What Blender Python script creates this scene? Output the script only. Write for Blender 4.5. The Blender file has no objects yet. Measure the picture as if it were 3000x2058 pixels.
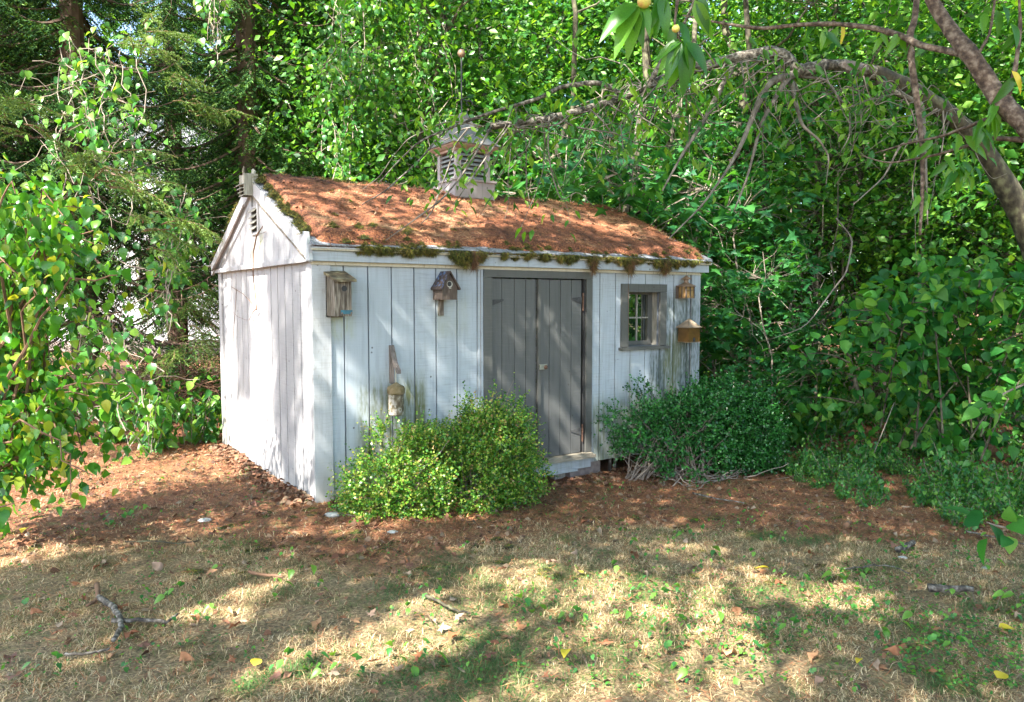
import bpy, math, random
import numpy as np
from mathutils import Vector, Matrix
R=random.Random(5); rng=np.random.default_rng(11)
sc=bpy.context.scene; COL=sc.collection

# ---------------------------------------------------------------- camera
F_PX=2204.; PITCH=.0671; YAW=.5968; CAM=np.array([-1.9775,-5.5934,1.5688])
cd=bpy.data.cameras.new('camera'); cam=bpy.data.objects.new('camera',cd); COL.objects.link(cam)
cd.sensor_width=36; cd.lens=F_PX/3000*36; cd.clip_start=.05; cd.clip_end=2000
cam.location=CAM; cam.rotation_euler=(math.pi/2-PITCH,0,-YAW); sc.camera=cam
# ---------------------------------------------------------------- sky and sun
SUN=np.array([-1.,-.44,1.22]); SUNN=SUN/np.linalg.norm(SUN)
w=bpy.data.worlds.new('World'); sc.world=w; w.use_nodes=True
nt=w.node_tree; sky=nt.nodes.new('ShaderNodeTexSky'); sky.sky_type='NISHITA'; sky.sun_disc=False
sky.sun_elevation=math.asin(SUNN[2]); sky.sun_rotation=math.atan2(SUNN[0],SUNN[1])
sky.dust_density=1.6;sky.ozone_density=.9;sky.air_density=1.0
nt.links.new(sky.outputs[0],nt.nodes['Background'].inputs[0]); nt.nodes['Background'].inputs[1].default_value=.15
sd=bpy.data.lights.new('sun','SUN'); sd.energy=4.7; sd.angle=math.radians(.6); sd.color=(1,.95,.86)
so=bpy.data.objects.new('sun',sd); COL.objects.link(so); so.location=(-10,-5,12)
so.rotation_euler=Vector(SUNN).to_track_quat('Z','Y').to_euler()
sc.view_settings.view_transform='Standard'; sc.view_settings.look='None'; sc.view_settings.gamma=1
sc.view_settings.use_curve_mapping=False; sc.view_settings.exposure=2.5
sc.cycles.max_bounces=8; sc.cycles.diffuse_bounces=4; sc.cycles.transmission_bounces=6; sc.cycles.transparent_max_bounces=4

# ---------------------------------------------------------------- pixel to place helpers (full size photograph pixels)
FW=np.array([math.sin(YAW)*math.cos(PITCH),math.cos(YAW)*math.cos(PITCH),-math.sin(PITCH)])
RT=np.array([math.cos(YAW),-math.sin(YAW),0.]); UP=np.cross(RT,FW)
FH=np.array([math.sin(YAW),math.cos(YAW),0.])
def ray(px,py): return FW+RT*(px-1500)/F_PX-UP*(py-1029)/F_PX
def onp(px,py,ax,val):
    d=ray(px,py); return CAM+d*(val-CAM[ax])/d[ax]
def wx(px,py=1000): return onp(px,py,1,0)[0]
def at(px,py,depth): return CAM+ray(px,py)*depth
def col(px,depth):
    p=CAM+depth*(FH+RT*(px-1500)/F_PX); return p[0],p[1]
def front3(bl,fl,fr,py):
    x0=onp(bl,py,1,0)[0]; lo,hi=0,.6
    for _ in range(40):
        m=(lo+hi)/2
        if onp(fl,py,1,-m)[0]>x0: lo=m
        else: hi=m
    return x0,lo,onp(fr,py,1,-lo)[0]
# ---------------------------------------------------------------- noise
_g=[rng.random((128,128)) for _ in range(12)]
def vn(x,y,s=0):
    x=np.asarray(x,float);y=np.asarray(y,float);g=_g[s%12]
    xi=np.floor(x).astype(int);yi=np.floor(y).astype(int);fx=x-xi;fy=y-yi
    fx=fx*fx*(3-2*fx);fy=fy*fy*(3-2*fy)
    a=g[xi%128,yi%128];b=g[(xi+1)%128,yi%128];c=g[xi%128,(yi+1)%128];d=g[(xi+1)%128,(yi+1)%128]
    return (a*(1-fx)+b*fx)*(1-fy)+(c*(1-fx)+d*fx)*fy
def fbm(x,y,s=0,o=4):
    t=0;a=.5;n=0
    for i in range(o):
        t=t+a*vn(x*2**i+i*17.3,y*2**i+i*9.1,s+i);n+=a;a*=.5
    return t/n
def sstep(a,b,x):
    t=np.clip((np.asarray(x,float)-a)/(b-a),0,1);return t*t*(3-2*t)
def ground_z(x,y):
    x=np.asarray(x,float);y=np.asarray(y,float)
    z=-.015-.155*sstep(.2,2.4,x)*sstep(-5,-.5,y) -.1*sstep(-.5,-4,y)*0
    z=z+(fbm(x*.7,y*.7,3,2)-.5)*.06+(fbm(x*4,y*4,5,3)-.5)*.03
    z=z+.25*sstep(14,40,np.hypot(x,y))*0
    return z
def gz(x,y): return float(ground_z(x,y))
# ---------------------------------------------------------------- mesh builders
class MB:
    def __init__(s): s.V=[];s.F=[];s.n=0
    def add(s,V,F):
        V=np.asarray(V,float).reshape(-1,3); s.V.append(V); s.F+= [tuple(int(i)+s.n for i in f) for f in F]; s.n+=len(V); return s
    def box(s,a,b,M=None,bev=0):
        x0,y0,z0=a;x1,y1,z1=b
        V=np.array([[x0,y0,z0],[x1,y0,z0],[x1,y1,z0],[x0,y1,z0],[x0,y0,z1],[x1,y0,z1],[x1,y1,z1],[x0,y1,z1]],float)
        if M is not None: V=V@np.array(M.to_3x3()).T+np.array(M.translation)
        return s.add(V,[(0,3,2,1),(4,5,6,7),(0,1,5,4),(1,2,6,5),(2,3,7,6),(3,0,4,7)])
    def prism(s,poly,off):   # poly: list of 3d points, off: extrusion vector
        P=np.array(poly,float);n=len(P);V=np.vstack([P,P+np.array(off)])
        return s.add(V,[tuple(range(n))[::-1],tuple(range(n,2*n))]+[(i,(i+1)%n,n+(i+1)%n,n+i) for i in range(n)])
    def tube(s,pts,rad,n=6,cap=True):
        P=np.array(pts,float);m=len(P);rad=np.broadcast_to(np.asarray(rad,float),(m,))
        T=np.gradient(P,axis=0);T/=np.linalg.norm(T,axis=1)[:,None]+1e-9
        ref=np.array([0,0,1.]) if abs(T[:,2]).mean()<.8 else np.array([1.,0,0])
        A=np.cross(T,ref);A/=np.linalg.norm(A,axis=1)[:,None]+1e-9;B=np.cross(T,A)
        th=np.arange(n)*2*math.pi/n
        V=(P[:,None]+rad[:,None,None]*(A[:,None]*np.cos(th)[None,:,None]+B[:,None]*np.sin(th)[None,:,None])).reshape(-1,3)
        F=[(i*n+j,i*n+(j+1)%n,(i+1)*n+(j+1)%n,(i+1)*n+j) for i in range(m-1) for j in range(n)]
        if cap: F+=[tuple(range(n))[::-1],tuple((m-1)*n+j for j in range(n))]
        return s.add(V,F)
    def lathe(s,prof,c=(0,0,0),n=20,rot=0):
        th=np.arange(n)*2*math.pi/n+rot;V=[]
        for r,z in prof: V.append(np.stack([c[0]+r*np.cos(th),c[1]+r*np.sin(th),np.full(n,c[2]+z)],1))
        m=len(prof);F=[(i*n+j,i*n+(j+1)%n,(i+1)*n+(j+1)%n,(i+1)*n+j) for i in range(m-1) for j in range(n)]
        F+=[tuple(range(n))[::-1],tuple((m-1)*n+j for j in range(n))]
        return s.add(np.vstack(V),F)
    def build(s,name,mat,parent=None,smooth=False,loc=None,kind=None):
        me=bpy.data.meshes.new(name); V=np.vstack(s.V)
        if loc is not None: V=V-np.array(loc)
        me.from_pydata(V.tolist(),[],s.F); me.materials.append(mat)
        if smooth: me.shade_smooth()
        return link(name,me,parent,None if parent is not None else loc,kind)
def link(name,me,parent=None,loc=None,kind=None):
    o=bpy.data.objects.new(name,me); COL.objects.link(o)
    if loc is not None: o.location=loc
    if parent is not None: o.parent=parent
    if kind: o['kind']=kind
    return o
def fast(name,V,F,mat,parent=None,var=None,kind=None,smooth=False,link_it=True):
    V=np.ascontiguousarray(V,dtype=np.float32);F=np.ascontiguousarray(F,dtype=np.int32);k=F.shape[1]
    me=bpy.data.meshes.new(name);me.vertices.add(len(V));me.vertices.foreach_set('co',V.ravel())
    me.loops.add(F.size);me.loops.foreach_set('vertex_index',F.ravel())
    me.polygons.add(len(F));me.polygons.foreach_set('loop_start',np.arange(0,F.size,k,dtype=np.int32))
    me.update(calc_edges=True)
    if var is not None:
        at_=me.attributes.new('var','FLOAT','FACE');at_.data.foreach_set('value',np.asarray(var,dtype=np.float32))
    if smooth: me.polygons.foreach_set('use_smooth',np.ones(len(F),dtype=bool))
    me.materials.append(mat)
    return link(name,me,parent,None,kind) if link_it else me
def tag(o,label,cat,group=None,kind=None):
    o['label']=label;o['category']=cat
    if group:o['group']=group
    if kind:o['kind']=kind
    return o
def thing(name,label,cat,loc=(0,0,0),group=None,rz=0):
    o=bpy.data.objects.new(name,None);COL.objects.link(o);o.location=loc;o.rotation_euler=(0,0,rz);o.empty_display_size=.2
    return tag(o,label,cat,group)
def copy_tree(o,parent=None):
    c=o.copy();COL.objects.link(c)
    if parent is not None:c.parent=parent
    for ch in o.children: copy_tree(ch,c)
    return c
def nrm(a): return a/(np.linalg.norm(a,axis=-1,keepdims=True)+1e-9)
# leaf templates: x across, y along, z normal
def leaf_t(w=.3,fold=.25,droop=.15,n=4,peak=.4):
    ys=np.linspace(0,1,n+1);V=[[0,0,0]];F=[]
    prof=lambda t:(t/peak)**.7*np.exp(.7*(1-t/peak)) if t<1 else 0
    for i in range(1,n):
        t=ys[i];hw=w*prof(t)*(1-t**4);z=-droop*t*t
        V+=[[0,t,z],[-hw,t,z+fold*hw],[hw,t,z+fold*hw]]
    V.append([0,1,-droop]);tip=len(V)-1
    F+=[(0,1,2),(0,3,1)]
    for i in range(n-2):
        a=1+3*i;b=a+3
        F+=[(a,b,b+1),(a,b+1,a+1),(a,a+2,b+2),(a,b+2,b)]
    a=1+3*(n-2);F+=[(a,tip,a+1),(a,a+2,tip)]
    return np.array(V,float),np.array(F)
T2=(np.array([[0,0,0],[-.3,.45,.06],[.3,.45,.06],[0,1,-.1]],float),np.array([(0,3,1),(0,2,3)]))
TR=(np.array([[0,0,0],[-.42,.5,.06],[.42,.5,.06],[0,.95,-.08]],float),np.array([(0,3,1),(0,2,3)]))
T6=leaf_t(.30,.3,.18,3)
TO=leaf_t(.33,.32,.28,6,.34)
TL=leaf_t(.17,.4,.3,5,.4)
def maple_t():
    ang=[-90,-55,-35,-12,8,30,52,70,90];r=[.12,.42,.36,.72,.40,.5,.55,.62,1.]
    P=[];
    full=[]
    for a,q in zip([-90,-40,-15,10,35,60,90],[.05,.55,.3,.85,.4,.5,1.]): full.append((a,q))
    pts=full+[(180-a,q) for a,q in full[1:-1][::-1]]
    V=[[0,.35,.04]]+[[q*.62*math.cos(math.radians(a)),.35+q*.62*math.sin(math.radians(a)),-.08*q] for a,q in pts]
    n=len(pts);return np.array(V,float),np.array([(0,1+i,1+(i+1)%n) for i in range(n)])
TM=maple_t()
def leaves(T,pos,d,n,size,width=None):
    V0,F0=T;d=nrm(d);x=nrm(np.cross(d,n));n=np.cross(x,d);N=len(pos);size=np.broadcast_to(np.asarray(size,float),(N,))
    W=size if width is None else size*width
    V=pos[:,None]+x[:,None]*(V0[None,:,0:1]*W[:,None,None])+(d[:,None]*V0[None,:,1:2]+n[:,None]*V0[None,:,2:3])*size[:,None,None]
    F=(F0[None]+(np.arange(N)*len(V0))[:,None,None]).reshape(-1,3)
    return V.reshape(-1,3),F,np.repeat(rng.random(N),len(F0))
def rdir(N,up=0,s=1.):
    v=rng.normal(size=(N,3))*s;v[:,2]+=up;return nrm(v)
def leaf_frames(N,tilt=.45,droop=.25):
    n=rng.normal(size=(N,3))*tilt;n[:,2]+=1;n=nrm(n);a=rng.random(N)*2*math.pi
    d=np.stack([np.cos(a),np.sin(a),-droop-rng.random(N)*.5],1);return nrm(d),n
class Leafset:
    def __init__(s):s.V=[];s.F=[];s.r=[];s.n=0
    def add(s,V,F,r):s.V.append(V);s.F.append(F+s.n);s.r.append(r);s.n+=len(V)
    def build(s,name,mat,parent=None,kind=None): return fast(name,np.vstack(s.V),np.vstack(s.F),mat,parent,np.concatenate(s.r),kind)
# ---------------------------------------------------------------- materials
def mat(name):
    m=bpy.data.materials.new(name);m.use_nodes=True;n=m.node_tree.nodes;return m,n,m.node_tree.links,n['Principled BSDF']
def N(n,t,**k):
    o=n.new('ShaderNode'+t)
    for a,b in k.items(): setattr(o,a,b)
    return o
def ramp(n,stops,interp='LINEAR'):
    r=N(n,'ValToRGB');e=r.color_ramp.elements;r.color_ramp.interpolation=interp
    while len(e)<len(stops):e.new(.5)
    for q,(p,c) in zip(e,stops):q.position=p;q.color=(*c,1) if len(c)==3 else c
    return r
def g3(v):return (v,v,v)
def leafmat(name,cols,trans=.4,rough=.45,obj=False,tmul=1.6,spec=.5):
    m,n,l,p=mat(name)
    if obj: src=N(n,'ObjectInfo').outputs['Random']
    else:
        a=N(n,'Attribute');a.attribute_name='var';src=a.outputs['Fac']
    k=len(cols);r=ramp(n,[((i+.5)/k,c) for i,c in enumerate(cols)]);l.new(src,r.inputs[0])
    p.inputs['Roughness'].default_value=rough;p.inputs['Specular IOR Level'].default_value=spec
    # leaf surface mottling
    tc=N(n,'TexCoord');no=N(n,'TexNoise');no.inputs['Scale'].default_value=35;l.new(tc.outputs['Object'],no.inputs['Vector'])
    mx=N(n,'Mix',data_type='RGBA',blend_type='MULTIPLY');mx.inputs[0].default_value=.5
    r2=ramp(n,[(.3,g3(.6)),(.7,g3(1.25))]);l.new(no.outputs[0],r2.inputs[0]);l.new(r.outputs[0],mx.inputs[6]);l.new(r2.outputs[0],mx.inputs[7])
    l.new(mx.outputs[2],p.inputs['Base Color'])
    t=N(n,'BsdfTranslucent');gm=N(n,'Mix',data_type='RGBA',blend_type='MULTIPLY');gm.inputs[0].default_value=1
    gm.inputs[7].default_value=(1.35*tmul,1.15*tmul,.35*tmul,1);l.new(mx.outputs[2],gm.inputs[6]);l.new(gm.outputs[2],t.inputs[0])
    ms=N(n,'MixShader');ms.inputs[0].default_value=trans;l.new(p.outputs[0],ms.inputs[1]);l.new(t.outputs[0],ms.inputs[2])
    l.new(ms.outputs[0],n['Material Output'].inputs[0]);return m
def varmat(name,cols,rough=.8,obj=False,trans=0):
    m,n,l,p=mat(name)
    if obj: src=N(n,'ObjectInfo').outputs['Random']
    else:
        a=N(n,'Attribute');a.attribute_name='var';src=a.outputs['Fac']
    k=len(cols);r=ramp(n,[((i+.5)/k,c) for i,c in enumerate(cols)]);l.new(src,r.inputs[0]);l.new(r.outputs[0],p.inputs['Base Color'])
    p.inputs['Roughness'].default_value=rough
    if trans:
        t=N(n,'BsdfTranslucent');l.new(r.outputs[0],t.inputs[0]);ms=N(n,'MixShader');ms.inputs[0].default_value=trans
        l.new(p.outputs[0],ms.inputs[1]);l.new(t.outputs[0],ms.inputs[2]);l.new(ms.outputs[0],n['Material Output'].inputs[0])
    return m
def noisemat(name,stops,scale=8,stretch=(1,1,1),rough=.85,bump=.3,detail=6,metal=0,obj=False):
    m,n,l,p=mat(name);tc=N(n,'TexCoord');mp=N(n,'Mapping');mp.inputs['Scale'].default_value=stretch
    l.new(tc.outputs['Object'],mp.inputs[0]);no=N(n,'TexNoise');no.inputs['Scale'].default_value=scale;no.inputs['Detail'].default_value=detail
    l.new(mp.outputs[0],no.inputs['Vector']);r=ramp(n,stops);l.new(no.outputs[0],r.inputs[0]);l.new(r.outputs[0],p.inputs['Base Color'])
    b=N(n,'Bump');b.inputs['Strength'].default_value=bump;b.inputs['Distance'].default_value=.01;l.new(no.outputs[0],b.inputs['Height']);l.new(b.outputs[0],p.inputs['Normal'])
    p.inputs['Roughness'].default_value=rough;p.inputs['Metallic'].default_value=metal;return m
def paintmat(name,base,worn,dirt,stains=(),wear=.42,rough=.7,grain_axis='z'):
    """old paint over rough-sawn wood: vertical grain, fine saw lines, worn flecks and named stains"""
    m,n,l,p=mat(name);geo=N(n,'NewGeometry');pos=geo.outputs['Position']
    def noise(sc,st,det=5,seed=0):
        mp=N(n,'Mapping');mp.inputs['Scale'].default_value=st;mp.inputs['Location'].default_value=(seed,seed*.7,0);l.new(pos,mp.inputs[0])
        no=N(n,'TexNoise');no.inputs['Scale'].default_value=sc;no.inputs['Detail'].default_value=det;l.new(mp.outputs[0],no.inputs['Vector']);return no.outputs[0]
    g=noise(30,(1,1,.07),6);saw=noise(40,(.12,.12,3.2),3,3);big=noise(1.6,(1,1,.6),4,8);fl=noise(55,(1,1,.25),4,12)
    r=ramp(n,[(.25,tuple(c*.8 for c in base)),(.5,base),(.75,tuple(min(1,c*1.08) for c in base))]);l.new(g,r.inputs[0])
    def mix(fac,a,bcol):
        mx=N(n,'Mix',data_type='RGBA');l.new(fac,mx.inputs[0]);l.new(a,mx.inputs[6]);mx.inputs[7].default_value=(*bcol,1);return mx.outputs[2]
    def math_(op,a,b,c=None):
        q=N(n,'Math',operation=op)
        for i,v in enumerate((a,b,c)):
            if v is None:continue
            if isinstance(v,(int,float)):q.inputs[i].default_value=v
            else:l.new(v,q.inputs[i])
        return q.outputs[0]
    def smooth(v,a,b,t0=0,t1=1):
        q=N(n,'MapRange',interpolation_type='SMOOTHSTEP');l.new(v,q.inputs[0]);q.inputs[1].default_value=a;q.inputs[2].default_value=b;q.inputs[3].default_value=t0;q.inputs[4].default_value=t1;return q.outputs[0]
    c=r.outputs[0]
    s1=math_('MULTIPLY',smooth(saw,.48,.7),math_('MULTIPLY',smooth(big,.3,.6),.4));c=mix(s1,c,worn)
    w1=smooth(fl,wear+.2,wear+.3);w2=math_('MULTIPLY',w1,smooth(big,.35,.65));c=mix(math_('MULTIPLY',w2,.8),c,worn)
    g2=smooth(g,.58,.75);c=mix(math_('MULTIPLY',math_('MULTIPLY',g2,smooth(big,.35,.6)),.75),c,dirt)
    sx=N(n,'SeparateXYZ');l.new(pos,sx.inputs[0]);X,Y,Z=sx.outputs
    low=math_('MULTIPLY',smooth(Z,.5,-.05),smooth(g,.35,.6));c=mix(math_('MULTIPLY',low,.45),c,dirt)
    for (ax,a0,a1,z0,z1,colr,amt) in stains:
        A=X if ax=='x' else Y;f=.07
        m1=math_('MULTIPLY',smooth(A,a0,a0+f),smooth(A,a1,a1-f));m2=math_('MULTIPLY',smooth(Z,z0,z0+.12),smooth(Z,z1,z1-.25))
        mm=math_('MULTIPLY',math_('MULTIPLY',m1,m2),math_('MULTIPLY',smooth(math_('ADD',math_('MULTIPLY',g,.35),math_('ADD',math_('MULTIPLY',fl,.25),math_('MULTIPLY',big,.4))),.36,.66),amt));c=mix(mm,c,colr)
    vo=N(n,'TexVoronoi');vo.inputs['Scale'].default_value=7;l.new(pos,vo.inputs['Vector']);c=mix(math_('MULTIPLY',smooth(vo.outputs['Distance'],.075,.045),.8),c,(.05,.04,.035))
    l.new(c,p.inputs['Base Color']);p.inputs['Roughness'].default_value=rough
    b=N(n,'Bump');b.inputs['Strength'].default_value=.35;b.inputs['Distance'].default_value=.004
    l.new(math_('ADD',math_('MULTIPLY',g,.6),math_('MULTIPLY',saw,.7)),b.inputs['Height']);l.new(b.outputs[0],p.inputs['Normal']);return m
GR=(.12,.13,.07)
M_white=paintmat('white_paint_front_shade',(.37,.41,.445),(.23,.235,.235),(.24,.25,.23),  # bluish tone puts the skylight of the shaded front into the paint
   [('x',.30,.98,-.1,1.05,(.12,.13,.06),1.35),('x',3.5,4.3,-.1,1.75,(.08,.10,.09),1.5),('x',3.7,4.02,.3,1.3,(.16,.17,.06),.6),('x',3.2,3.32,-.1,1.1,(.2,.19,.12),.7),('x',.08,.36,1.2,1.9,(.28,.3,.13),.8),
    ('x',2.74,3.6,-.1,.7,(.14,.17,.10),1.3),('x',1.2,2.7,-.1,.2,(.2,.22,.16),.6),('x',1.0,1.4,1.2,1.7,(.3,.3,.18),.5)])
M_gable=paintmat('white_paint_gable',(.35,.34,.35),(.23,.22,.22),(.15,.15,.14),
   [('y',1.15,1.4,1.86,2.25,(.45,.48,.2),.9),('y',1.42,1.62,1.9,2.3,(.5,.52,.3),.5),('y',2.3,3.0,-.1,.5,(.3,.3,.2),.7)])
M_trim=paintmat('white_trim_paint',(.42,.43,.44),(.30,.29,.27),(.28,.27,.23),wear=.38)
M_frieze=paintmat('yellowed_trim_paint',(.52,.47,.36),(.3,.24,.16),(.2,.17,.1))
M_groove=paintmat('groove_shade',(.10,.115,.14),(.08,.085,.09),(.05,.05,.05))  # darker than the board paint: groove shade put into the colour
M_grey=paintmat('grey_door_paint',(.088,.09,.088),(.13,.125,.12),(.06,.06,.058),wear=.5,rough=.5)
M_greytrim=paintmat('grey_frame_paint',(.085,.085,.078),(.13,.125,.12),(.05,.05,.046),wear=.5,rough=.55)
M_cup=paintmat('cupola_paint',(.33,.285,.29),(.27,.24,.235),(.2,.18,.17),wear=.55)
M_cuproof=noisemat('cupola_roof',[(.3,(.10,.095,.095)),(.7,(.19,.18,.175))],6,rough=.6)
M_hinge=noisemat('painted_hinge',[(.3,g3(.03)),(.7,g3(.07))],30)
M_dark=noisemat('gap_shade',[(.3,g3(.02)),(.7,g3(.035))],6)  # near-black colour stands in for shade in gaps, holes and recesses
M_wood=noisemat('weathered_wood',[(.36,(.05,.037,.026)),(.5,(.13,.105,.08)),(.64,(.24,.21,.17))],14,(6,6,.6),bump=.6)
M_woodpale=noisemat('pale_weathered_wood',[(.3,(.17,.155,.125)),(.7,(.36,.34,.29))],14,(6,6,.6),bump=.5)
M_sill=noisemat('weathered_sill',[(.3,(.14,.12,.09)),(.7,(.30,.27,.21))],20,(.4,4,4),bump=.5)
M_moldwood=noisemat('mossy_lid',[(.35,(.04,.025,.018)),(.5,(.12,.09,.05)),(.65,(.26,.22,.13))],18,bump=.8)
M_bdark=noisemat('dark_brown_wood',[(.3,(.045,.03,.025)),(.6,(.09,.065,.05)),(.75,(.14,.11,.09))],22,(3,3,.6),bump=.4)
M_blue=noisemat('flaking_blue_roof',[(.44,(.045,.03,.025)),(.54,(.07,.055,.06)),(.59,(.06,.10,.22)),(.72,(.16,.24,.38))],30,bump=.6)
M_teal=noisemat('teal_plate',[(.4,(.012,.07,.10)),(.6,(.02,.12,.17))],30,rough=.4)
M_tan=noisemat('tan_metal',[(.3,(.14,.085,.05)),(.7,(.26,.17,.11))],10,rough=.5)
M_amber=noisemat('amber_glass',[(.35,(.16,.085,.03)),(.65,(.36,.23,.10))],25,(1,1,.4),rough=.25)
M_copper=noisemat('brown_enamel',[(.35,(.07,.036,.010)),(.65,(.11,.058,.014))],14,rough=.35,bump=.1)
M_copper_lid=noisemat('brown_enamel_lid',[(.3,(.14,.10,.07)),(.6,(.22,.17,.12))],12,rough=.45)
M_rust=noisemat('rusty_iron',[(.3,(.05,.025,.018)),(.6,(.12,.06,.035)),(.75,(.2,.16,.13))],40,rough=.8)
M_metal=noisemat('pale_hasp',[(.3,(.12,.13,.10)),(.7,(.24,.24,.2))],30,rough=.5)
M_iron=noisemat('black_iron',[(.3,g3(.02)),(.7,g3(.05))],20,rough=.5)
M_pot=noisemat('lichened_clay',[(.38,(.08,.06,.035)),(.5,(.17,.14,.09)),(.58,(.36,.33,.30)),(.68,(.14,.12,.05))],30,(1,1,.6),bump=.6)
M_potrim=noisemat('mossy_clay',[(.35,(.06,.05,.02)),(.5,(.15,.11,.05)),(.65,(.26,.2,.12))],16,bump=.6)
M_rope=noisemat('rope',[(.3,(.4,.38,.28)),(.7,(.55,.5,.4))],50)
M_arm=noisemat('faded_arm_wood',[(.3,(.10,.08,.07)),(.7,(.20,.165,.15))],20,(4,4,.8))
M_block=noisemat('concrete_block',[(.3,(.16,.13,.12)),(.7,(.26,.22,.2))],20,bump=.4)
M_shingle=noisemat('grey_shingle',[(.3,(.10,.10,.11)),(.55,(.22,.22,.24)),(.75,(.4,.4,.42))],60,bump=.8)
M_barkgrey=noisemat('grey_bark',[(.36,(.025,.02,.016)),(.5,(.085,.07,.055)),(.64,(.22,.20,.17))],34,(1,1,1),bump=.9)
M_barkpeach=noisemat('peach_bark',[(.35,(.035,.022,.016)),(.5,(.09,.06,.042)),(.66,(.19,.15,.115))],45,(1,1,1),bump=.8)
M_barkdark=noisemat('dark_bark',[(.35,(.02,.016,.01)),(.52,(.06,.05,.03)),(.68,(.13,.13,.07))],18,(1,1,.6),bump=1)
M_barkspruce=noisemat('spruce_bark',[(.3,(.05,.03,.022)),(.6,(.13,.08,.055)),(.8,(.2,.15,.11))],12,(1,1,.6),bump=1)
M_twig=noisemat('bare_twig',[(.3,(.12,.09,.07)),(.7,(.30,.25,.20))],12)
M_twigd=noisemat('grey_brown_twig',[(.3,(.05,.04,.03)),(.7,(.22,.19,.16))],12)
M_twigred=noisemat('red_twig',[(.3,(.10,.05,.03)),(.7,(.2,.11,.06))],12)
M_stone=noisemat('pale_stone',[(.3,(.25,.25,.23)),(.7,(.5,.49,.46))],20,bump=.5)
def mottle(m,sc_,lo=.25,hi=1.5):
    n=m.node_tree.nodes;l=m.node_tree.links;p=n['Principled BSDF'];src=p.inputs['Base Color'].links[0].from_socket;tc=N(n,'TexCoord');no=N(n,'TexNoise');no.inputs['Scale'].default_value=sc_;no.inputs['Detail'].default_value=6
    l.new(tc.outputs['Object'],no.inputs['Vector']);r=ramp(n,[(.38,g3(lo)),(.62,g3(hi))]);l.new(no.outputs[0],r.inputs[0]);mx=N(n,'Mix',data_type='RGBA',blend_type='MULTIPLY');mx.inputs[0].default_value=1;l.new(src,mx.inputs[6]);l.new(r.outputs[0],mx.inputs[7]);l.new(mx.outputs[2],p.inputs['Base Color'])
L_forest=leafmat('forest_leaves',[(.014,.06,.012),(.03,.11,.015),(.045,.17,.022),(.07,.22,.025),(.15,.33,.04)],.36,.38)
L_forest2=leafmat('pale_forest_leaves',[(.02,.10,.018),(.04,.17,.022),(.08,.24,.03),(.17,.35,.045)],.38)
L_maple=leafmat('maple_leaves',[(.02,.11,.035),(.03,.14,.04),(.05,.19,.04)],.38,.4)
L_vine=leafmat('vine_leaves',[(.03,.13,.03),(.05,.19,.035),(.09,.26,.04),(.16,.30,.04)],.4,.35)
L_shrub=leafmat('shrub_leaves',[(.025,.12,.02),(.045,.19,.02),(.06,.22,.02),(.09,.27,.02),(.11,.28,.02),(.24,.33,.03)],.42,.32,tmul=1.4)
L_shrubo=leafmat('shrub_leaf_single',[(.025,.12,.02),(.045,.19,.02),(.06,.22,.02),(.05,.20,.02),(.09,.27,.02),(.11,.28,.02),(.30,.34,.04)],.42,.32,True,tmul=1.4)
L_big=leafmat('big_shrub_leaves',[(.014,.10,.02),(.03,.16,.025),(.07,.24,.03),(.02,.12,.025),(.14,.30,.04)],.4,.5,spec=.3)
L_bigo=leafmat('big_shrub_leaf_single',[(.014,.10,.02),(.03,.16,.025),(.07,.24,.03),(.02,.12,.025),(.14,.30,.04)],.4,.5,True,spec=.3)
L_herb=leafmat('herb_leaves',[(.025,.12,.03),(.04,.17,.035),(.07,.22,.035),(.12,.27,.04)],.38,.4)
L_box=leafmat('boxwood_leaves',[(.02,.09,.012),(.04,.15,.015),(.08,.23,.02),(.16,.31,.03),(.28,.38,.05),(.30,.20,.07)],.3,.35,tmul=1.1)
L_holly=leafmat('holly_leaves',[(.010,.06,.012),(.018,.10,.018),(.03,.15,.025),(.05,.2,.04)],.25,.28,spec=.5)
L_peach=leafmat('peach_leaves',[(.03,.13,.015),(.06,.20,.02),(.11,.27,.025)],.45,.35,True)
L_peachm=leafmat('peach_leaves_mass',[(.03,.12,.015),(.05,.18,.02),(.10,.25,.025),(.16,.30,.03)],.42,.4)
L_spruce=leafmat('spruce_needles',[(.010,.045,.014),(.016,.06,.018),(.03,.095,.022),(.05,.13,.03),(.14,.27,.06)],.2,.7,tmul=1,spec=.2)
L_spruce2=leafmat('spruce_tip_needles',[(.06,.14,.02),(.12,.22,.03),(.2,.3,.06)],.25,.5,tmul=1)
M_grass=varmat('grass_blades',[(.06,.13,.03),(.12,.18,.05),(.16,.12,.05),(.30,.20,.10),(.52,.37,.19),(.66,.50,.28),(.74,.60,.38),(.20,.11,.05),(.46,.25,.11)],.7,trans=.25)
M_needle=varmat('fallen_needles',[(.075,.03,.018),(.18,.06,.026),(.33,.11,.042),(.42,.165,.068),(.48,.27,.14)],.75)
mottle_moss=1
M_litter=varmat('leaf_litter',[(.10,.04,.02),(.16,.065,.032),(.22,.11,.055),(.06,.03,.018),(.22,.15,.09)],.8)
M_moss=varmat('moss',[(.02,.028,.006),(.05,.065,.010),(.10,.12,.015),(.18,.17,.02),(.22,.12,.04)],.9)
M_hangn=varmat('hanging_needles',[(.05,.03,.015),(.12,.05,.025),(.20,.09,.04),(.10,.10,.02)],.9)
mottle(M_moss,38);mottle(M_needle,9,.45,1.25)
M_dry=varmat('dry_leaf',[(.22,.08,.035),(.32,.14,.06),(.40,.22,.11),(.16,.06,.04),(.36,.26,.18)],.7,True,trans=.2)
M_yleaf=varmat('yellow_leaf',[(.6,.45,.03),(.7,.55,.05)],.5,True,trans=.3)

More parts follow.
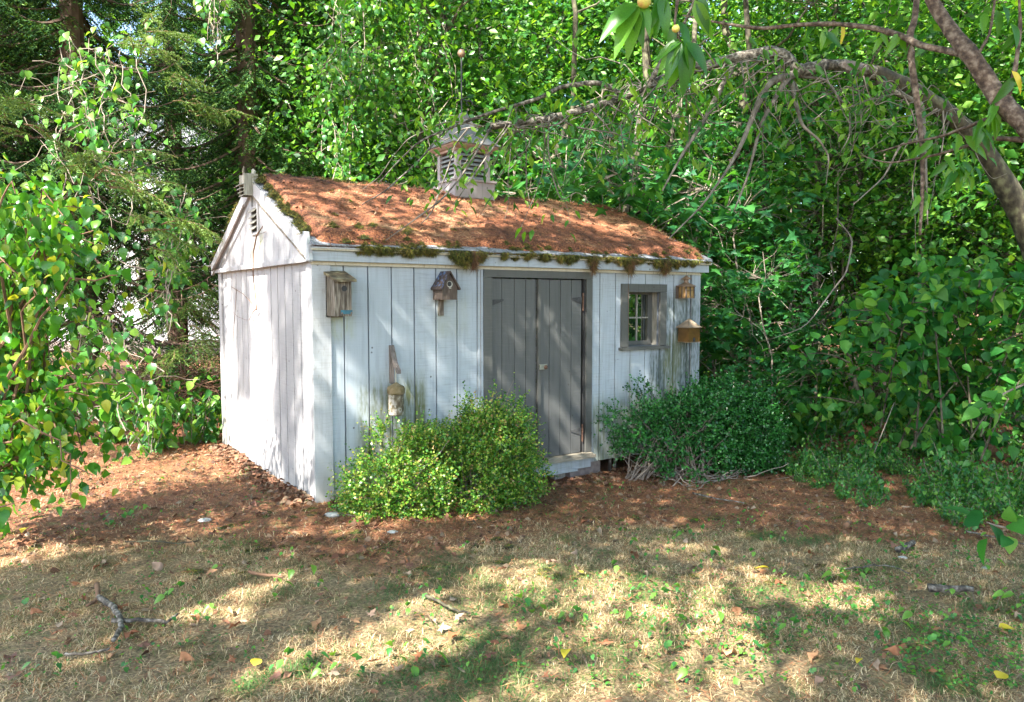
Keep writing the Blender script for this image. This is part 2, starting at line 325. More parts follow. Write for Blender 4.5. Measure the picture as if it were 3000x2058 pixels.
# ================================================================ GROUND
def needle_zone(x,y):   # 1 = pine needle litter, 0 = lawn
    x=np.asarray(x,float);y=np.asarray(y,float)
    edge=-1.55+.25*np.sin(x*1.3)+.5*(fbm(x*.9,y*.9,7,3)-.5)-sstep(1.9,3.9,x)*1.7
    edge=np.where(x<0,-1.55+ (0-x)*.25+.5*(fbm(x*.9,y*.9,7,3)-.5)+1.1*sstep(0,-1.,x),edge)
    return sstep(-.45,.35,y-edge)
def make_ground():
    def axis(a,b,h,far):
        f=np.arange(a,b+h/2,h);k=np.cumprod(np.full(30,1.22))*h*1.0
        up_=b+np.cumsum(k);up_=up_[up_<far];dn=a-np.cumsum(k);dn=dn[dn>-far];return np.concatenate([dn[::-1],f,up_])
    xs=axis(-4,9,.05,300);ys=axis(-5.5,6,.05,300);X,Y=np.meshgrid(xs,ys,indexing='ij');Z=ground_z(X,Y)+(fbm(X*14,Y*14,1,2)-.5)*.018
    nx,ny=X.shape;V=np.stack([X,Y,Z],-1).reshape(-1,3);i=np.arange(nx-1)[:,None]*ny+np.arange(ny-1)[None];i=i.ravel()
    F=np.stack([i,i+ny,i+ny+1,i+1],1)
    m,n,l,p=mat('ground_soil');a=N(n,'Attribute');a.attribute_name='zone'
    geo=N(n,'NewGeometry')
    def nz(s,d=8,st=(1,1,1)):
        mp=N(n,'Mapping');mp.inputs['Scale'].default_value=st;l.new(geo.outputs['Position'],mp.inputs[0])
        q=N(n,'TexNoise');q.inputs['Scale'].default_value=s;q.inputs['Detail'].default_value=d;q.inputs['Roughness'].default_value=.7;l.new(mp.outputs[0],q.inputs[0]);return q.outputs[0]
    fine=nz(60);mid=nz(7)
    rn=ramp(n,[(.35,(.05,.022,.012)),(.5,(.23,.085,.036)),(.66,(.46,.20,.085))]);l.new(fine,rn.inputs[0])
    rl=ramp(n,[(.36,(.06,.045,.022)),(.5,(.22,.15,.075)),(.66,(.42,.31,.17))]);l.new(fine,rl.inputs[0])
    mx=N(n,'Mix',data_type='RGBA');l.new(a.outputs['Fac'],mx.inputs[0]);l.new(rl.outputs[0],mx.inputs[6]);l.new(rn.outputs[0],mx.inputs[7])
    gm=ramp(n,[(.52,g3(0)),(.66,g3(.75))]);l.new(mid,gm.inputs[0]);m2=N(n,'Mix',data_type='RGBA');l.new(gm.outputs[0],m2.inputs[0]);l.new(mx.outputs[2],m2.inputs[6])
    rm=ramp(n,[(.35,(.06,.07,.015)),(.65,(.17,.17,.04))]);l.new(fine,rm.inputs[0]);l.new(rm.outputs[0],m2.inputs[7])
    l.new(m2.outputs[2],p.inputs['Base Color']);p.inputs['Roughness'].default_value=.9
    b=N(n,'Bump');b.inputs['Strength'].default_value=.9;b.inputs['Distance'].default_value=.02;l.new(fine,b.inputs['Height']);l.new(b.outputs[0],p.inputs['Normal'])
    o=fast('ground',V,F,m,kind='structure',smooth=True)
    at_=o.data.attributes.new('zone','FLOAT','POINT');at_.data.foreach_set('value',needle_zone(X,Y).ravel().astype(np.float32))
make_ground()

# ================================================================ SHED
L=4.2386;W=2.9186;H=1.862;YR=1.459;ZR=2.665;ZE=1.968;YE=-.095
shed=thing('garden_shed','old white garden shed with grey double doors and a needle-covered roof','shed',(0,0,0))
def boxp(name,a,b,m,parent=shed,label=None):
    o=MB().box(a,b).build(name,m,parent)
    if label:o['label']=label
    return o
def siding(name,axis,edges,z0,z1,m,face,parent=shed,th=.012,gap=.0062,zcut=None):
    for a,b in zip(edges[:-1],edges[1:]):
        zz0=z0(a,b) if callable(z0) else z0
        a2,b2=a+gap,b-gap
        dz=R.uniform(-.004,.004)
        if axis=='x': mb=MB().box((a2,face,zz0+dz),(b2,face+th,z1))
        else:
            if zcut is None: mb=MB().box((face,a2,zz0+dz),(face+th,b2,z1))
            else:
                zt=lambda y:zcut(y)
                pts=[(face,a2,zz0),(face,b2,zz0),(face,b2,zt(b2))]
                if a2<YR<b2: pts.append((face,YR,zt(YR)))
                pts.append((face,a2,zt(a2)));mb=MB().prism(pts,(th,0,0))
        mb.build(name,m,parent)
BL=.2385;S=.203
# backing walls (sheet behind the grooves, darkened as groove shade), floor and interior
boxp('wall_backing',(.02,.012,.02),(1.513,.03,1.86),M_groove)
boxp('wall_backing',(2.749,.012,.02),(3.222,.03,1.86),M_groove);boxp('wall_backing',(3.66,.012,.02),(4.22,.03,1.86),M_groove)
boxp('wall_backing',(3.222,.012,.02),(3.66,.03,1.11),M_groove);boxp('wall_backing',(3.222,.012,1.66),(3.66,.03,1.86),M_groove)
boxp('gable_backing',(.012,.03,.02),(.03,W-.01,1.87),M_groove)
boxp('back_wall',(.012,W-.02,.0),(L-.02,W,1.95),M_trim);boxp('side_wall',(L-.03,.03,.0),(L,W-.022,1.95),M_trim)
boxp('floor_platform',(.04,.035,.03),(L-.04,W-.03,.09),M_wood)
siding('siding_board','x',[.128,BL,BL+S,BL+2*S,BL+3*S,BL+4*S,BL+5*S,BL+6*S],.0,1.838,M_white,0)
boxp('door_casing',(1.459,-.012,.0),(1.511,.011,1.838),M_white)
siding('siding_board','x',[2.751,2.857,3.0596],lambda a,b:-.01,1.838,M_white,0)
g0=3.0596
def win_board(a,b):
    for z0,z1 in ((-.01,1.09),(1.735,1.838)): MB().box((a+.0045,0,z0),(b-.0045,.012,z1)).build('siding_board',M_white,shed)
MB().box((g0+.0045,0,-.01),(3.128,.012,1.838)).build('siding_board',M_white,shed)
win_board(3.128-.0045,g0+S);win_board(g0+S,g0+2*S);win_board(g0+2*S,g0+3*S);win_board(g0+3*S,3.752)
MB().box((3.752,0,-.01),(g0+4*S-.0045,.012,1.838)).build('siding_board',M_white,shed)
siding('siding_board','x',[g0+4*S,g0+5*S,4.128],-.01,1.838,M_white,0)
# gable end, lower boards
ge=[.115]+[.115+.195*i for i in range(1,14)]+[W-.11]
siding('siding_board','y',ge,-.01,1.862,M_gable,0)
# corner boards
for nm,a,b,m in (('corner_board',(-.02,-.02,-.02),(.126,-.001,1.838),M_trim),('corner_board',(-.02,.0,-.02),(-.001,.11,1.86),M_gable),
    ('corner_board',(-.02,W-.11,-.02),(-.001,W,1.86),M_gable),('corner_board',(4.132,-.02,-.02),(L+.02,-.001,1.838),M_white),('corner_board',(L+.001,0,-.02),(L+.02,.1,1.86),M_trim)):
    boxp(nm,a,b,m)
# upper gable: boards overhang the wall below, belt board under them
slope=(ZR-ZE)/(YR-YE)
zc=lambda y:ZE-.05+slope*(min(y,2*YR-y)-YE)
ue=[.02]+[.135*i+.06 for i in range(1,21)]+[W-.02]
siding('gable_board','y',ue,1.905,0,M_gable,-.034,th=.014,gap=.0015,zcut=zc)
MB().prism([(-.018,0,1.88),(-.018,W,1.88),(-.018,YR,zc(YR))],(.03,0,0)).build('gable_backing',M_gable,shed)
boxp('belt_board',(-.055,-.02,1.862),(-.005,W+.02,1.902),M_gable)
# rake boards (white) on both slopes, dark strip standing in for the seam shadow below right one
def rake(y0,y1,name,dz0,dz1,x0,x1,m):
    z=lambda y:ZE+slope*(min(y,2*YR-y)-YE)
    MB().prism([(x0,y0,z(y0)+dz0),(x0,y1,z(y1)+dz0),(x0,y1,z(y1)+dz1),(x0,y0,z(y0)+dz1)],(x1-x0,0,0)).build(name,m,shed)
rake(-.09,YR,'rake_board',-.115,.012,-.062,-.037,M_gable);rake(YR,2*YR+.13,'rake_board',-.115,.012,-.062,-.037,M_gable)
rake(-.02,YR-.1,'rake_seam_shadow',-.129,-.117,-.068,-.036,M_wood)
o=MB().tube([(-.085,YR+.12,ZE+slope*(YR-.12-YE)-.17),(-.08,2.2,ZE+slope*(2*YR-2.2-YE)-.165),(-.085,2.75,ZE+slope*(2*YR-2.75-YE)-.15),(-.08,2.93,1.89)],[.014,.018,.018,.011],6).build('edge_batten',M_arm,shed);o['label']='warped brown batten along the left rake'
# fascia, frieze, drip edge
boxp('fascia',(-.062,-.075,1.866),(4.325,-.052,1.944),M_white);boxp('soffit',(-.05,-.051,1.866),(4.32,-.001,1.878),M_trim)
boxp('frieze_board',(-.02,-.03,1.839),(4.27,-.002,1.865),M_frieze);boxp('drip_edge',(-.045,-.105,1.946),(4.335,-.055,1.958),M_frieze)
boxp('drip_edge',(-.045,-.112,1.959),(4.335,-.06,1.968),M_trim)
boxp('fascia',(-.05,W+.05,1.866),(4.325,W+.07,1.944),M_trim)
MB().prism([(-.066,-.11,1.866),(-.066,-.002,1.866),(-.066,.05,2.09),(-.066,-.03,2.085)],(.028,0,0)).build('end_block',M_trim,shed)
# roof planes + eave shingles
rf=MB()
for sg in (1,-1):
    yy=lambda t:YR+sg*(t-YR)
    P=[(-.05,yy(YE),ZE),(-.05,YR,ZR),(-.05,YR,ZR+.02),(-.05,yy(YE),ZE+.02)]
    rf.prism(P,(4.39,0,0))
rf.build('roof',M_shingle,shed)
roof=[c for c in shed.children if c.name.startswith('roof')][0]
n_sh=30
for i in range(n_sh):
    x0=-.045+i*4.38/n_sh;t=R.uniform(0,.012)
    z=lambda y:ZE+.022+slope*(y-YE)
    MB().prism([(x0+.003,YE-.02-t,z(YE-.02-t)),(x0+.143,YE-.02-t*.5,z(YE-.02-t*.5)),(x0+.143,YE+.12,z(YE+.12)+.002),(x0+.003,YE+.12,z(YE+.12)+.002)],(0,0,.008+t*.3)).build('shingle',M_shingle,roof)
for i in range(9):   # right end shingles, seen at the verge
    y0=YE+i*.17
    MB().prism([(4.25,y0,z(y0)+.004),(4.345+R.uniform(0,.015),y0,z(y0)+.004),(4.345,y0+.165,z(y0+.165)),(4.25,y0+.165,z(y0+.165))],(0,0,.012)).build('shingle',M_shingle,roof)
# gable louvre vent
vy0,vy1,vz0,vz1=1.305,1.475,2.185,2.40
vent=MB().box((-.041,vy0-.01,vz0-.01),(-.0345,vy1+.01,vz1+.012)).build('louver_vent',M_dark,shed)
for a,b in (((-.05,vy0-.028,vz0-.02),(-.036,vy0-.0,vz1+.12)),((-.05,vy1,vz0-.02),(-.036,vy1+.028,vz1+.12)),((-.05,vy0,vz0-.022),(-.036,vy1,vz0)),((-.048,vy0,vz1),(-.036,vy1,vz1+.02))): boxp('vent_frame',a,b,M_gable,vent)
for i in range(4):
    z=vz0+.02+i*.052
    MB().prism([(-.075,vy0+.002,z),(-.042,vy0+.002,z+.035),(-.042,vy0+.002,z+.041),(-.077,vy0+.002,z+.006)],(0,vy1-vy0-.004,0)).build('louver_slat',M_woodpale,vent)
# ---- doors
dx=[wx(p) for p in (1440,1472,1508.5,1541.8,1569.6)];ex=[wx(p) for p in (1582.8,1611,1643,1675,1704.5)]
df=thing('x','x','x');bpy.data.objects.remove(df)
fr=boxp('door_frame',(1.5135,-.022,1.773),(2.748,-.001,1.862),M_greytrim);boxp('frame_jamb',(1.5135,-.02,.06),(dx[0]-.004,-.001,1.771),M_greytrim,fr)
boxp('frame_jamb',(2.675,-.02,.10),(2.748,-.001,1.771),M_greytrim,fr)
boxp('door_gap_shade',(2.66,.0,.1),(2.674,.05,1.772),M_dark,fr);boxp('door_gap_shade',(1.60,.0,1.7735),(2.674,.05,1.79),M_dark,fr)  # dark strips put in as the shade of the gap around the doors
def door(edges,label,hx,zs,z0,side):
    d=boxp('door',(edges[0],.022,z0),(edges[-1],.045,1.762),M_grey,shed,label)
    for a,b in zip(edges[:-1],edges[1:]): boxp('door_board',(a+.003,.008+R.uniform(0,.003),z0),(b-.003,.0215,1.762),M_grey,d)
    for z in zs:
        s=-1 if side=='r' else 1
        h=MB().prism([(hx,.0035,z),(hx,.0035,z+.055),(hx+s*.13,.0035,z+.062),(hx+s*.13,.0035,z+.045)] if side=='l' else [(hx,.0035,z+.0),(hx,.0035,z+.075),(hx-.125,.0035,z+.062),(hx-.125,.0035,z+.046)],(0,.004,0)).build('hinge',M_hinge,d)
        if side=='r': MB().tube([(hx+.012,-.004,z-.06),(hx+.012,-.004,z+.11)],.009,8).build('hinge_pin',M_rust,h)
    return d
d1=door(dx,'left grey plank door',dx[0],[1.52],.07,'l')
boxp('door_board',(dx[-1]+.003,.012,.07),(wx(1573)-.002,.03,1.762),M_grey,d1)
d2=door(ex,'right grey plank door with rusty lock',ex[-1],[1.53,.265],.10,'r')
boxp('meeting_batten',(wx(1575),-.012,.085),(wx(1582.3),.02,1.765),M_greytrim,d2)
hs=MB().box((wx(1576.5),-.03,onp(1580,1083,1,0)[2]),(wx(1598),-.013,onp(1580,1068,1,0)[2])).build('hasp',M_metal,d2)
zl=onp(1592,1076,1,0)[2];MB().lathe([(.001,-.004),(.019,-.003),(.021,.0),(.019,.004),(.006,.012)],(0,0,0),12).build('padlock',M_rust,d2).matrix_local=Matrix.Translation((wx(1593),-.034,zl))@Matrix.Rotation(math.pi/2,4,'X')
boxp('threshold',(1.50,-.06,.045),(2.775,.02,.072),M_sill);boxp('threshold',(2.2,-.05,.073),(2.74,.02,.094),M_sill)
boxp('skirt_board',(1.45,-.016,-.075),(2.58,.005,.043),M_white);boxp('skirt_board',(2.584,-.008,-.055),(2.748,.008,.043),M_white)
# ---- window
wf=boxp('window',(3.128,-.024,1.653),(3.752,-.001,1.735),M_greytrim)
boxp('frame',(3.128,-.022,1.105),(3.222,-.001,1.651),M_greytrim,wf);boxp('frame',(3.66,-.022,1.105),(3.752,-.001,1.651),M_greytrim,wf)
boxp('jamb',(3.205,.0,1.10),(3.221,.15,1.66),M_greytrim,wf);jb=boxp('jamb',(3.672,.0,1.10),(3.686,.15,1.66),M_woodpale,wf);jb['label']='peeling right jamb'
boxp('jamb',(3.2215,.0,1.655),(3.671,.15,1.67),M_dark,wf);boxp('jamb',(3.2215,.0,1.09),(3.671,.15,1.105),M_greytrim,wf)
sx0,sx1,sz0,sz1=3.222,3.645,1.108,1.655
for a,b in (((sx0,.11,sz0),(sx0+.035,.135,sz1)),((sx1-.03,.11,sz0),(sx1+.026,.135,sz1)),((sx0+.0355,.11,sz0),(sx1-.0305,.135,sz0+.045)),((sx0+.0355,.11,sz1-.025),(sx1-.0305,.135,sz1))): boxp('sash_rail',a,b,M_greytrim,wf)
boxp('muntin',(3.449,.108,sz0+.045),(3.463,.13,sz1-.025),M_woodpale,wf);boxp('muntin',(sx0+.035,.109,1.385),(3.4485,.129,1.399),M_woodpale,wf);boxp('muntin',(3.4635,.109,1.385),(sx1-.03,.129,1.399),M_woodpale,wf)
m,n,l,p=mat('window_glass');p.inputs['Base Color'].default_value=(.012,.015,.012,1);p.inputs['Roughness'].default_value=.02;p.inputs['Specular IOR Level'].default_value=1
gl=N(n,'BsdfGlossy');gl.inputs['Roughness'].default_value=.02;gl.inputs[0].default_value=(.75,.8,.75,1);ms=N(n,'MixShader');ms.inputs[0].default_value=.28
tc=N(n,'TexCoord');no=N(n,'TexNoise');no.inputs['Scale'].default_value=5;l.new(tc.outputs['Object'],no.inputs[0]);b=N(n,'Bump');b.inputs['Strength'].default_value=.05;l.new(no.outputs[0],b.inputs['Height']);l.new(b.outputs[0],gl.inputs['Normal'])
l.new(p.outputs[0],ms.inputs[1]);l.new(gl.outputs[0],ms.inputs[2]);l.new(ms.outputs[0],n['Material Output'].inputs[0]);M_glass=m
for x0,x1 in ((sx0+.035,3.449),(3.463,sx1-.03)):
    for z0,z1 in ((sz0+.045,1.385),(1.399,sz1-.025)): boxp('pane',(x0,.119,z0),(x1,.122,z1),M_glass,wf)
boxp('window_sill',(3.105,-.05,1.072),(3.785,.0,1.099),M_greytrim,wf)
# ---- underside: piers
boxp('pier_block',(2.545,.06,-.25),(2.93,.25,-.012),M_block,label='brown concrete block pier');boxp('support_post',(2.40,.11,-.3),(2.50,.2,-.03),M_woodpale);boxp('support_post',(2.505,.12,-.3),(2.535,.2,-.03),M_woodpale)
for x in (3.06,3.125): MB().tube([(x,.06,-.26),(x,.06,-.0)],.017,8).build('support_pipe',M_barkgrey,shed)
for x in (.5,1.3,3.9): boxp('pier_block',(x,.5,-.3),(x+.35,.7,.02),M_block)
boxp('joist',(.04,.04,-.02),(4.2,.08,.03),M_dark)
# ---- cupola
cx_,cy_,hs_=2.187,YR,.242
cup=thing('cupola','x','x');[cup.__delitem__(k) for k in ('label','category')];cup.parent=shed;cup['label']='pale pinkish cupola with louvres on the ridge'
def cb(name,a,b,m=M_cup): return MB().box((cx_+a[0],cy_+a[1],a[2]),(cx_+b[0],cy_+b[1],b[2])).build(name,m,cup)
cb('cupola_base',(-hs_,-hs_,2.40),(hs_,hs_,2.808));cb('ledge',(-hs_-.018,-hs_-.018,2.809),(hs_+.018,hs_+.018,2.829))
q=.205
for sx_ in (-1,1):
    for sy_ in (-1,1):
        a=sorted((sx_*q,sx_*(q-.055)));b=sorted((sy_*q,sy_*(q-.055)));cb('corner_post',(a[0],b[0],2.83),(a[1],b[1],3.12))
cb('louver_backing',(-q+.03,-q+.03,2.83),(q-.03,q-.03,3.115),M_dark)
M_slat=noisemat('louver_paint',[(.3,(.14,.15,.15)),(.7,(.27,.28,.28))],14)
for k in range(6):
    z=2.845+k*.046
    for sd_ in range(4):
        pr=[(-q+.056,-q+.003,z),(-q+.056,-q+.03,z+.03),(-q+.056,-q+.034,z+.026),(-q+.056,-q+.007,z-.004)]
        ob=MB().prism(pr,(2*q-.112,0,0));V=np.vstack(ob.V);an=sd_*math.pi/2;c,s=math.cos(an),math.sin(an)
        V2=V.copy();V2[:,0]=V[:,0]*c-V[:,1]*s+cx_;V2[:,1]=V[:,0]*s+V[:,1]*c+cy_;ob.V=[V2];ob.build('louver_slat',M_slat,cup)
M_orangetrim=noisemat('cupola_cornice',[(.3,(.26,.15,.10)),(.7,(.36,.24,.19))],10)
r2=math.sqrt(2);MB().lathe([(.225*r2,3.12),(.225*r2,3.142),(.245*r2,3.15),(.27*r2,3.175),(.27*r2,3.19)],(cx_,cy_,0),4,math.pi/4).build('cornice',M_orangetrim,cup)
prof=[(.285,3.191),(.285,3.198),(.20,3.27),(.135,3.35),(.085,3.43),(.05,3.5),(.03,3.56)]
MB().lathe([(a*r2,b) for a,b in prof],(cx_,cy_,0),4,math.pi/4).build('cupola_roof',M_cuproof,cup)
wv=MB().tube([(cx_-.02,cy_,3.5),(cx_-.02,cy_,4.14)],.009,8);wv.tube([(cx_-.14,cy_-.02,3.7),(cx_+.12,cy_+.02,3.7)],.006,5);wv.tube([(cx_-.03,cy_-.13,3.7),(cx_-.01,cy_+.13,3.7)],.006,5)
th=np.linspace(0,5,14);wv.tube([(cx_+.07+.045*math.cos(t)*(1-t/9),cy_,3.67+.045*math.sin(t)*(1-t/9)) for t in th],.006,5)
wv.build('weathervane',M_iron,cup);wv=MB().lathe([(.001,-.045),(.03,-.035),(.045,0),(.03,.035),(.001,.045)],(cx_-.02,cy_,4.18),14);wv.build('weathervane_ball',M_tan,cup,smooth=True)

# ================================================================ NEEDLE MAT AND MOSS ON THE ROOF
def roof_mat():
    nx,ny=220,110;u=np.linspace(0,1,nx);v=np.linspace(0,1,ny);U,Vv=np.meshgrid(u,v,indexing='ij')
    X=-.03+U*4.36;T=Vv*2*(YR-YE)      # along slope over the ridge
    Y=YE-.02+T;s=np.minimum(T,2*(YR-YE)-T)
    base=ZE+.022+slope*(np.minimum(Y,2*YR-Y)-YE)
    base=base-.035*np.exp(-((Y-YR)/.12)**2)
    edge=np.minimum(np.minimum(sstep(0,.08,X+.04-.07*fbm(Y*4,X*0,2,3)),sstep(0,.12,4.33-X-.12*fbm(Y*5,X*0,4,3))),sstep(-.03,.08,s-.10*fbm(X*5,Y*0,6,3)))
    h=(.010+.085*fbm(X*2.4,Y*2.4,2,4)+.02*fbm(X*16,Y*16,3,3)+.022*np.abs(fbm(X*9,Y*9,8,3)-.5)*2)*edge-.012*(1-edge)
    h+=.03*np.exp(-((X-.55)/.5)**2-((s-.1)/.12)**2)
    V=np.stack([X,Y,base+h],-1).reshape(-1,3);i=(np.arange(nx-1)[:,None]*ny+np.arange(ny-1)[None]).ravel();F=np.stack([i,i+ny,i+ny+1,i+1],1)
    m=noisemat('needle_mat',[(.36,(.05,.016,.01)),(.5,(.18,.06,.025)),(.66,(.34,.13,.055))],70,rough=.9,bump=1,detail=10)
    o=fast('pine_needle_mat',V,F,m,smooth=True,kind='stuff')
    tag(o,'mat of rusty fallen pine needles covering the shed roof','pine needles')
    # loose needles over it
    K=70000;x=rng.uniform(-.0,4.3,K);y=YE+rng.uniform(0,1,K)**.95*(YR-YE+.15);keep=(vn(x*6,y*6,3)>.15);x=x[keep];y=y[keep];K=len(x)
    iu=np.clip((x+.03)/4.36*(nx-1),0,nx-1).astype(int);iv=np.clip((y-YE+.02)/(2*(YR-YE))*(ny-1),0,ny-1).astype(int)
    z=(base+h)[iu,iv]+rng.uniform(.0,.012,K)
    a=rng.normal(0,1.1,K);d=np.stack([np.cos(a),np.sin(a),slope*np.sin(a)+rng.normal(.05,.18,K)],1);d=nrm(d);nn=rng.normal(size=(K,3))*.3+[0,-.4,1]
    ln=rng.uniform(.04,.09,K);xx=nrm(np.cross(d,nn));wd=rng.uniform(.0011,.0022,K)[:,None];p0=np.stack([x,y,z],1)
    V=np.stack([p0-xx*wd,p0+xx*wd,p0+d*ln[:,None]],1).reshape(-1,3);F=np.arange(3*K).reshape(-1,3);col_=np.clip(.5+(rng.random(K)-.5)*.55+(fbm(x*2.2,y*2.2,5,3)-.5)*2.2,0,.999)
    o=fast('loose_pine_needles',V,F,M_needle,var=np.clip(col_,0,.999),kind='stuff');tag(o,'loose reddish pine needles strewn over the shed roof slope','pine needles')
    K=900;x=rng.uniform(.05,4.25,K);y=YE+.03+rng.uniform(0,1,K)*(YR-YE);iu=((x+.03)/4.36*(nx-1)).astype(int);iv=((y-YE+.02)/(2*(YR-YE))*(ny-1)).astype(int)
    d,nn=leaf_frames(K,.5,-.2);V,F,r=leaves(TR,np.stack([x,y,(base+h)[iu,iv]+.012],1),d,nn,rng.uniform(.012,.05,K));o=fast('roof_litter',V,F,M_litter,var=r,kind='stuff');tag(o,'small tan leaf scraps lying among the needles on the roof','leaf litter')
    return X,Y,base+h
RX,RY,RZ=roof_mat()
def rz(x,y):
    i=int(np.clip((x+.03)/4.36*219,0,219));j=int(np.clip((y-YE+.02)/(2*(YR-YE))*109,0,109));return RZ[i,j]
def tufts(centres,name,label,hang=False,mat_=None,n_per=None,ln=(.010,.026)):
    LS=Leafset();sg=-1 if hang else 1
    for (x,y,z,rx,ry,rzz) in centres:
        th=np.linspace(0,2*math.pi,11)[:-1];V=[];ph=np.linspace(0,math.pi/2,4);q=.72
        for p_ in ph:
            for t in th:
                k=1+.7*(R.random()-.5);V.append([x+rx*q*math.cos(t)*math.cos(p_)*k,y+ry*q*math.sin(t)*math.cos(p_)*k,z+sg*rzz*.8*math.sin(p_)*k])
        F=[]
        for i in range(3):
            for j in range(10):
                a=i*10+j;b=i*10+(j+1)%10;F+=[(a,b,b+10),(a,b+10,a+10)]
        LS.add(np.array(V),np.array(F),np.full(len(F),.1)+rng.random(len(F))*.25)
        K=int(350+14000*rx*ry*4) if n_per is None else n_per
        t=rng.uniform(0,2*math.pi,K);rad=np.abs(rng.normal(0,.62,K));hh=np.exp(-rad**2*1.3)
        P=np.stack([x+rx*rad*np.cos(t),y+ry*rad*np.sin(t),z+sg*rzz*hh*rng.uniform(.6,1.1,K)],1)
        d=nrm(np.stack([np.cos(t)*rad,np.sin(t)*rad,np.full(K,.5*sg)],1)+rng.normal(size=(K,3))*.6+(np.array([0,-.2,-.9]) if hang else np.array([0,0,.3])))
        l_=rng.uniform(*ln,K)*(2.2 if hang else 1);xx=nrm(np.cross(d,rng.normal(size=(K,3))))*.0018
        V=np.stack([P-xx,P+xx,P+d*l_[:,None]],1).reshape(-1,3);LS.add(V,np.arange(3*K).reshape(-1,3),np.clip(rng.normal(.5,.27,K)+R.uniform(-.15,.15),0,1))
    o=LS.build(name,mat_ or M_moss,None,'stuff');return tag(o,label,'moss')
def slope_pt(px,py):   # point on front roof plane seen at a pixel
    d=ray(px,py);n_=np.array([0,-slope,1.]);n0=np.array([0,YE,ZE+.03]);t=((n0-CAM)@n_)/(d@n_);return CAM+d*t
cs=[]
for k in range(26):
    px=R.uniform(915,1250);py=R.uniform(688,738)-max(0,(px-1100))*.02;p_=slope_pt(px,py);
    if p_[1]>YE+.02: cs.append((p_[0],p_[1],rz(p_[0],p_[1])-.01,R.uniform(.03,.075),R.uniform(.03,.06),R.uniform(.02,.04)))
for k in range(46):   # along the left rake of the near slope
    t=R.random();y=YE+.05+t*(YR-YE-.1);cs.append((R.uniform(-.045,.03),y,ZE+.03+slope*(y-YE),R.uniform(.02,.045),R.uniform(.03,.06),R.uniform(.02,.04)))
for k in range(40):   # far slope rake, seen edge-on
    t=R.random();y=YR+.05+t*(YR-YE-.02);cs.append((R.uniform(-.055,-.02),y,ZE+.02+slope*(2*YR-y-YE),R.uniform(.015,.03),R.uniform(.03,.06),R.uniform(.02,.035)))
for k in range(16):
    x=R.choice([R.uniform(0,1.7),R.uniform(2.5,3.6)]);cs.append((x,YR+R.uniform(-.06,.05),rz(x,YR)-.01,R.uniform(.04,.1),.05,.025))
for k in range(170):
    x=R.uniform(.35,4.25);y=YE-.015+abs(R.gauss(0,.05));cs.append((x,y,rz(x,y)-.012,R.uniform(.02,.05),R.uniform(.02,.045),R.uniform(.015,.03)))
for k in range(34):
    x=R.uniform(.3,4.1);y=YE+R.uniform(.1,1.4);cs.append((x,y,rz(x,y)-.012,R.uniform(.015,.04),R.uniform(.015,.04),R.uniform(.01,.02)))
tufts(cs,'roof_moss','dark green moss growing along the edges of the shed roof')
hg=[]
for k in range(70):
    x=R.uniform(.3,4.2)
    if vn(x*2.3,3.1,4)<.45: continue
    hg.append((x,YE+R.uniform(-.02,.03),1.99,R.uniform(.012,.07),.03,R.uniform(.008,.045)))
for px,py,r_,h_ in ((1205,738,.035,.05),(1340,745,.07,.09),(1365,752,.08,.13),(1352,748,.06,.10),(1412,752,.05,.07),(1400,748,.05,.06),(1478,757,.02,.04),(1645,764,.05,.05),(1668,766,.05,.06),(1735,768,.04,.06),(1742,778,.035,.11),(1820,770,.04,.05),(1842,775,.05,.10),(1838,770,.04,.07),(1925,772,.04,.07),(1945,775,.055,.11),(1960,776,.05,.10),(1985,776,.04,.07),(1130,735,.03,.03)):
    x=onp(px,py,1,-.12)[0];hg.append((x,-.115,1.985,r_,.035,h_))
tufts(hg,'hanging_moss','clumps of moss and needles hanging over the front eave of the shed',True,n_per=900)
hn=[(onp(px,770,1,-.13)[0],-.125,1.985,.035,.03,.12) for px in (1850,1846,1390,1950,1740)]
o=tufts(hn,'hanging_needles','bunches of reddish pine needles hanging from the shed eave',True,M_hangn,420,(.02,.05));o['category']='pine needles'

# ================================================================ BIRD HOUSES AND OTHER THINGS ON THE WALL
# 1 weathered box with slanting lid
x0,d_,x1=front3(954,980,1030,870);zb=onp(980,928,1,-d_)[2];zt=onp(980,826,1,-d_)[2]
t=thing('birdhouse','weathered grey plank birdhouse with teal plate near the left corner','birdhouse',(x0,0,zb))
MB().prism([(x0,-.021,zb),(x0,-d_,zb-.0),(x0,-d_,zt),(x0,-.021,zt+.05)],(x1-x0,0,0)).build('box',M_wood,t,loc=(x0,0,zb))
MB().box((x0-.006,-.02,zb-.01),(x1+.006,-.0005,zt+.07)).build('backboard',M_bdark,t,loc=(x0,0,zb))
MB().prism([(x0-.02,-.0,zt+.065),(x0-.02,-d_-.045,zt+.0),(x0-.02,-d_-.04,zt+.02),(x0-.02,0,zt+.088)],(x1-x0+.045,0,0)).build('lid',M_moldwood,t,loc=(x0,0,zb))
xm=(x0+x1)/2
def disc(c,r,name,m,parent,loc,n=16,dy=-.004,sq=1):
    MB().prism([(c[0]+r*math.cos(a),c[1],c[2]+r*sq*math.sin(a)) for a in np.arange(n)*2*math.pi/n],(0,dy,0)).build(name,m,parent,loc=loc)
disc((xm+.01,-d_-.0005,zt-.05),.022,'entrance_hole',M_dark,t,(x0,0,zb),dy=-.002)
MB().box((xm-.02,-d_-.004,zb+.018),(xm+.07,-d_-.0006,zb+.048)).build('plate',M_teal,t,loc=(x0,0,zb))
for dx_ in (-.012,.062): MB().box((xm+dx_-.005,-d_-.0065,zb+.02),(xm+dx_+.006,-d_-.0045,zb+.03)).build('plate_mark',M_tan,t,loc=(x0,0,zb))
LO=(x0,0,zb)
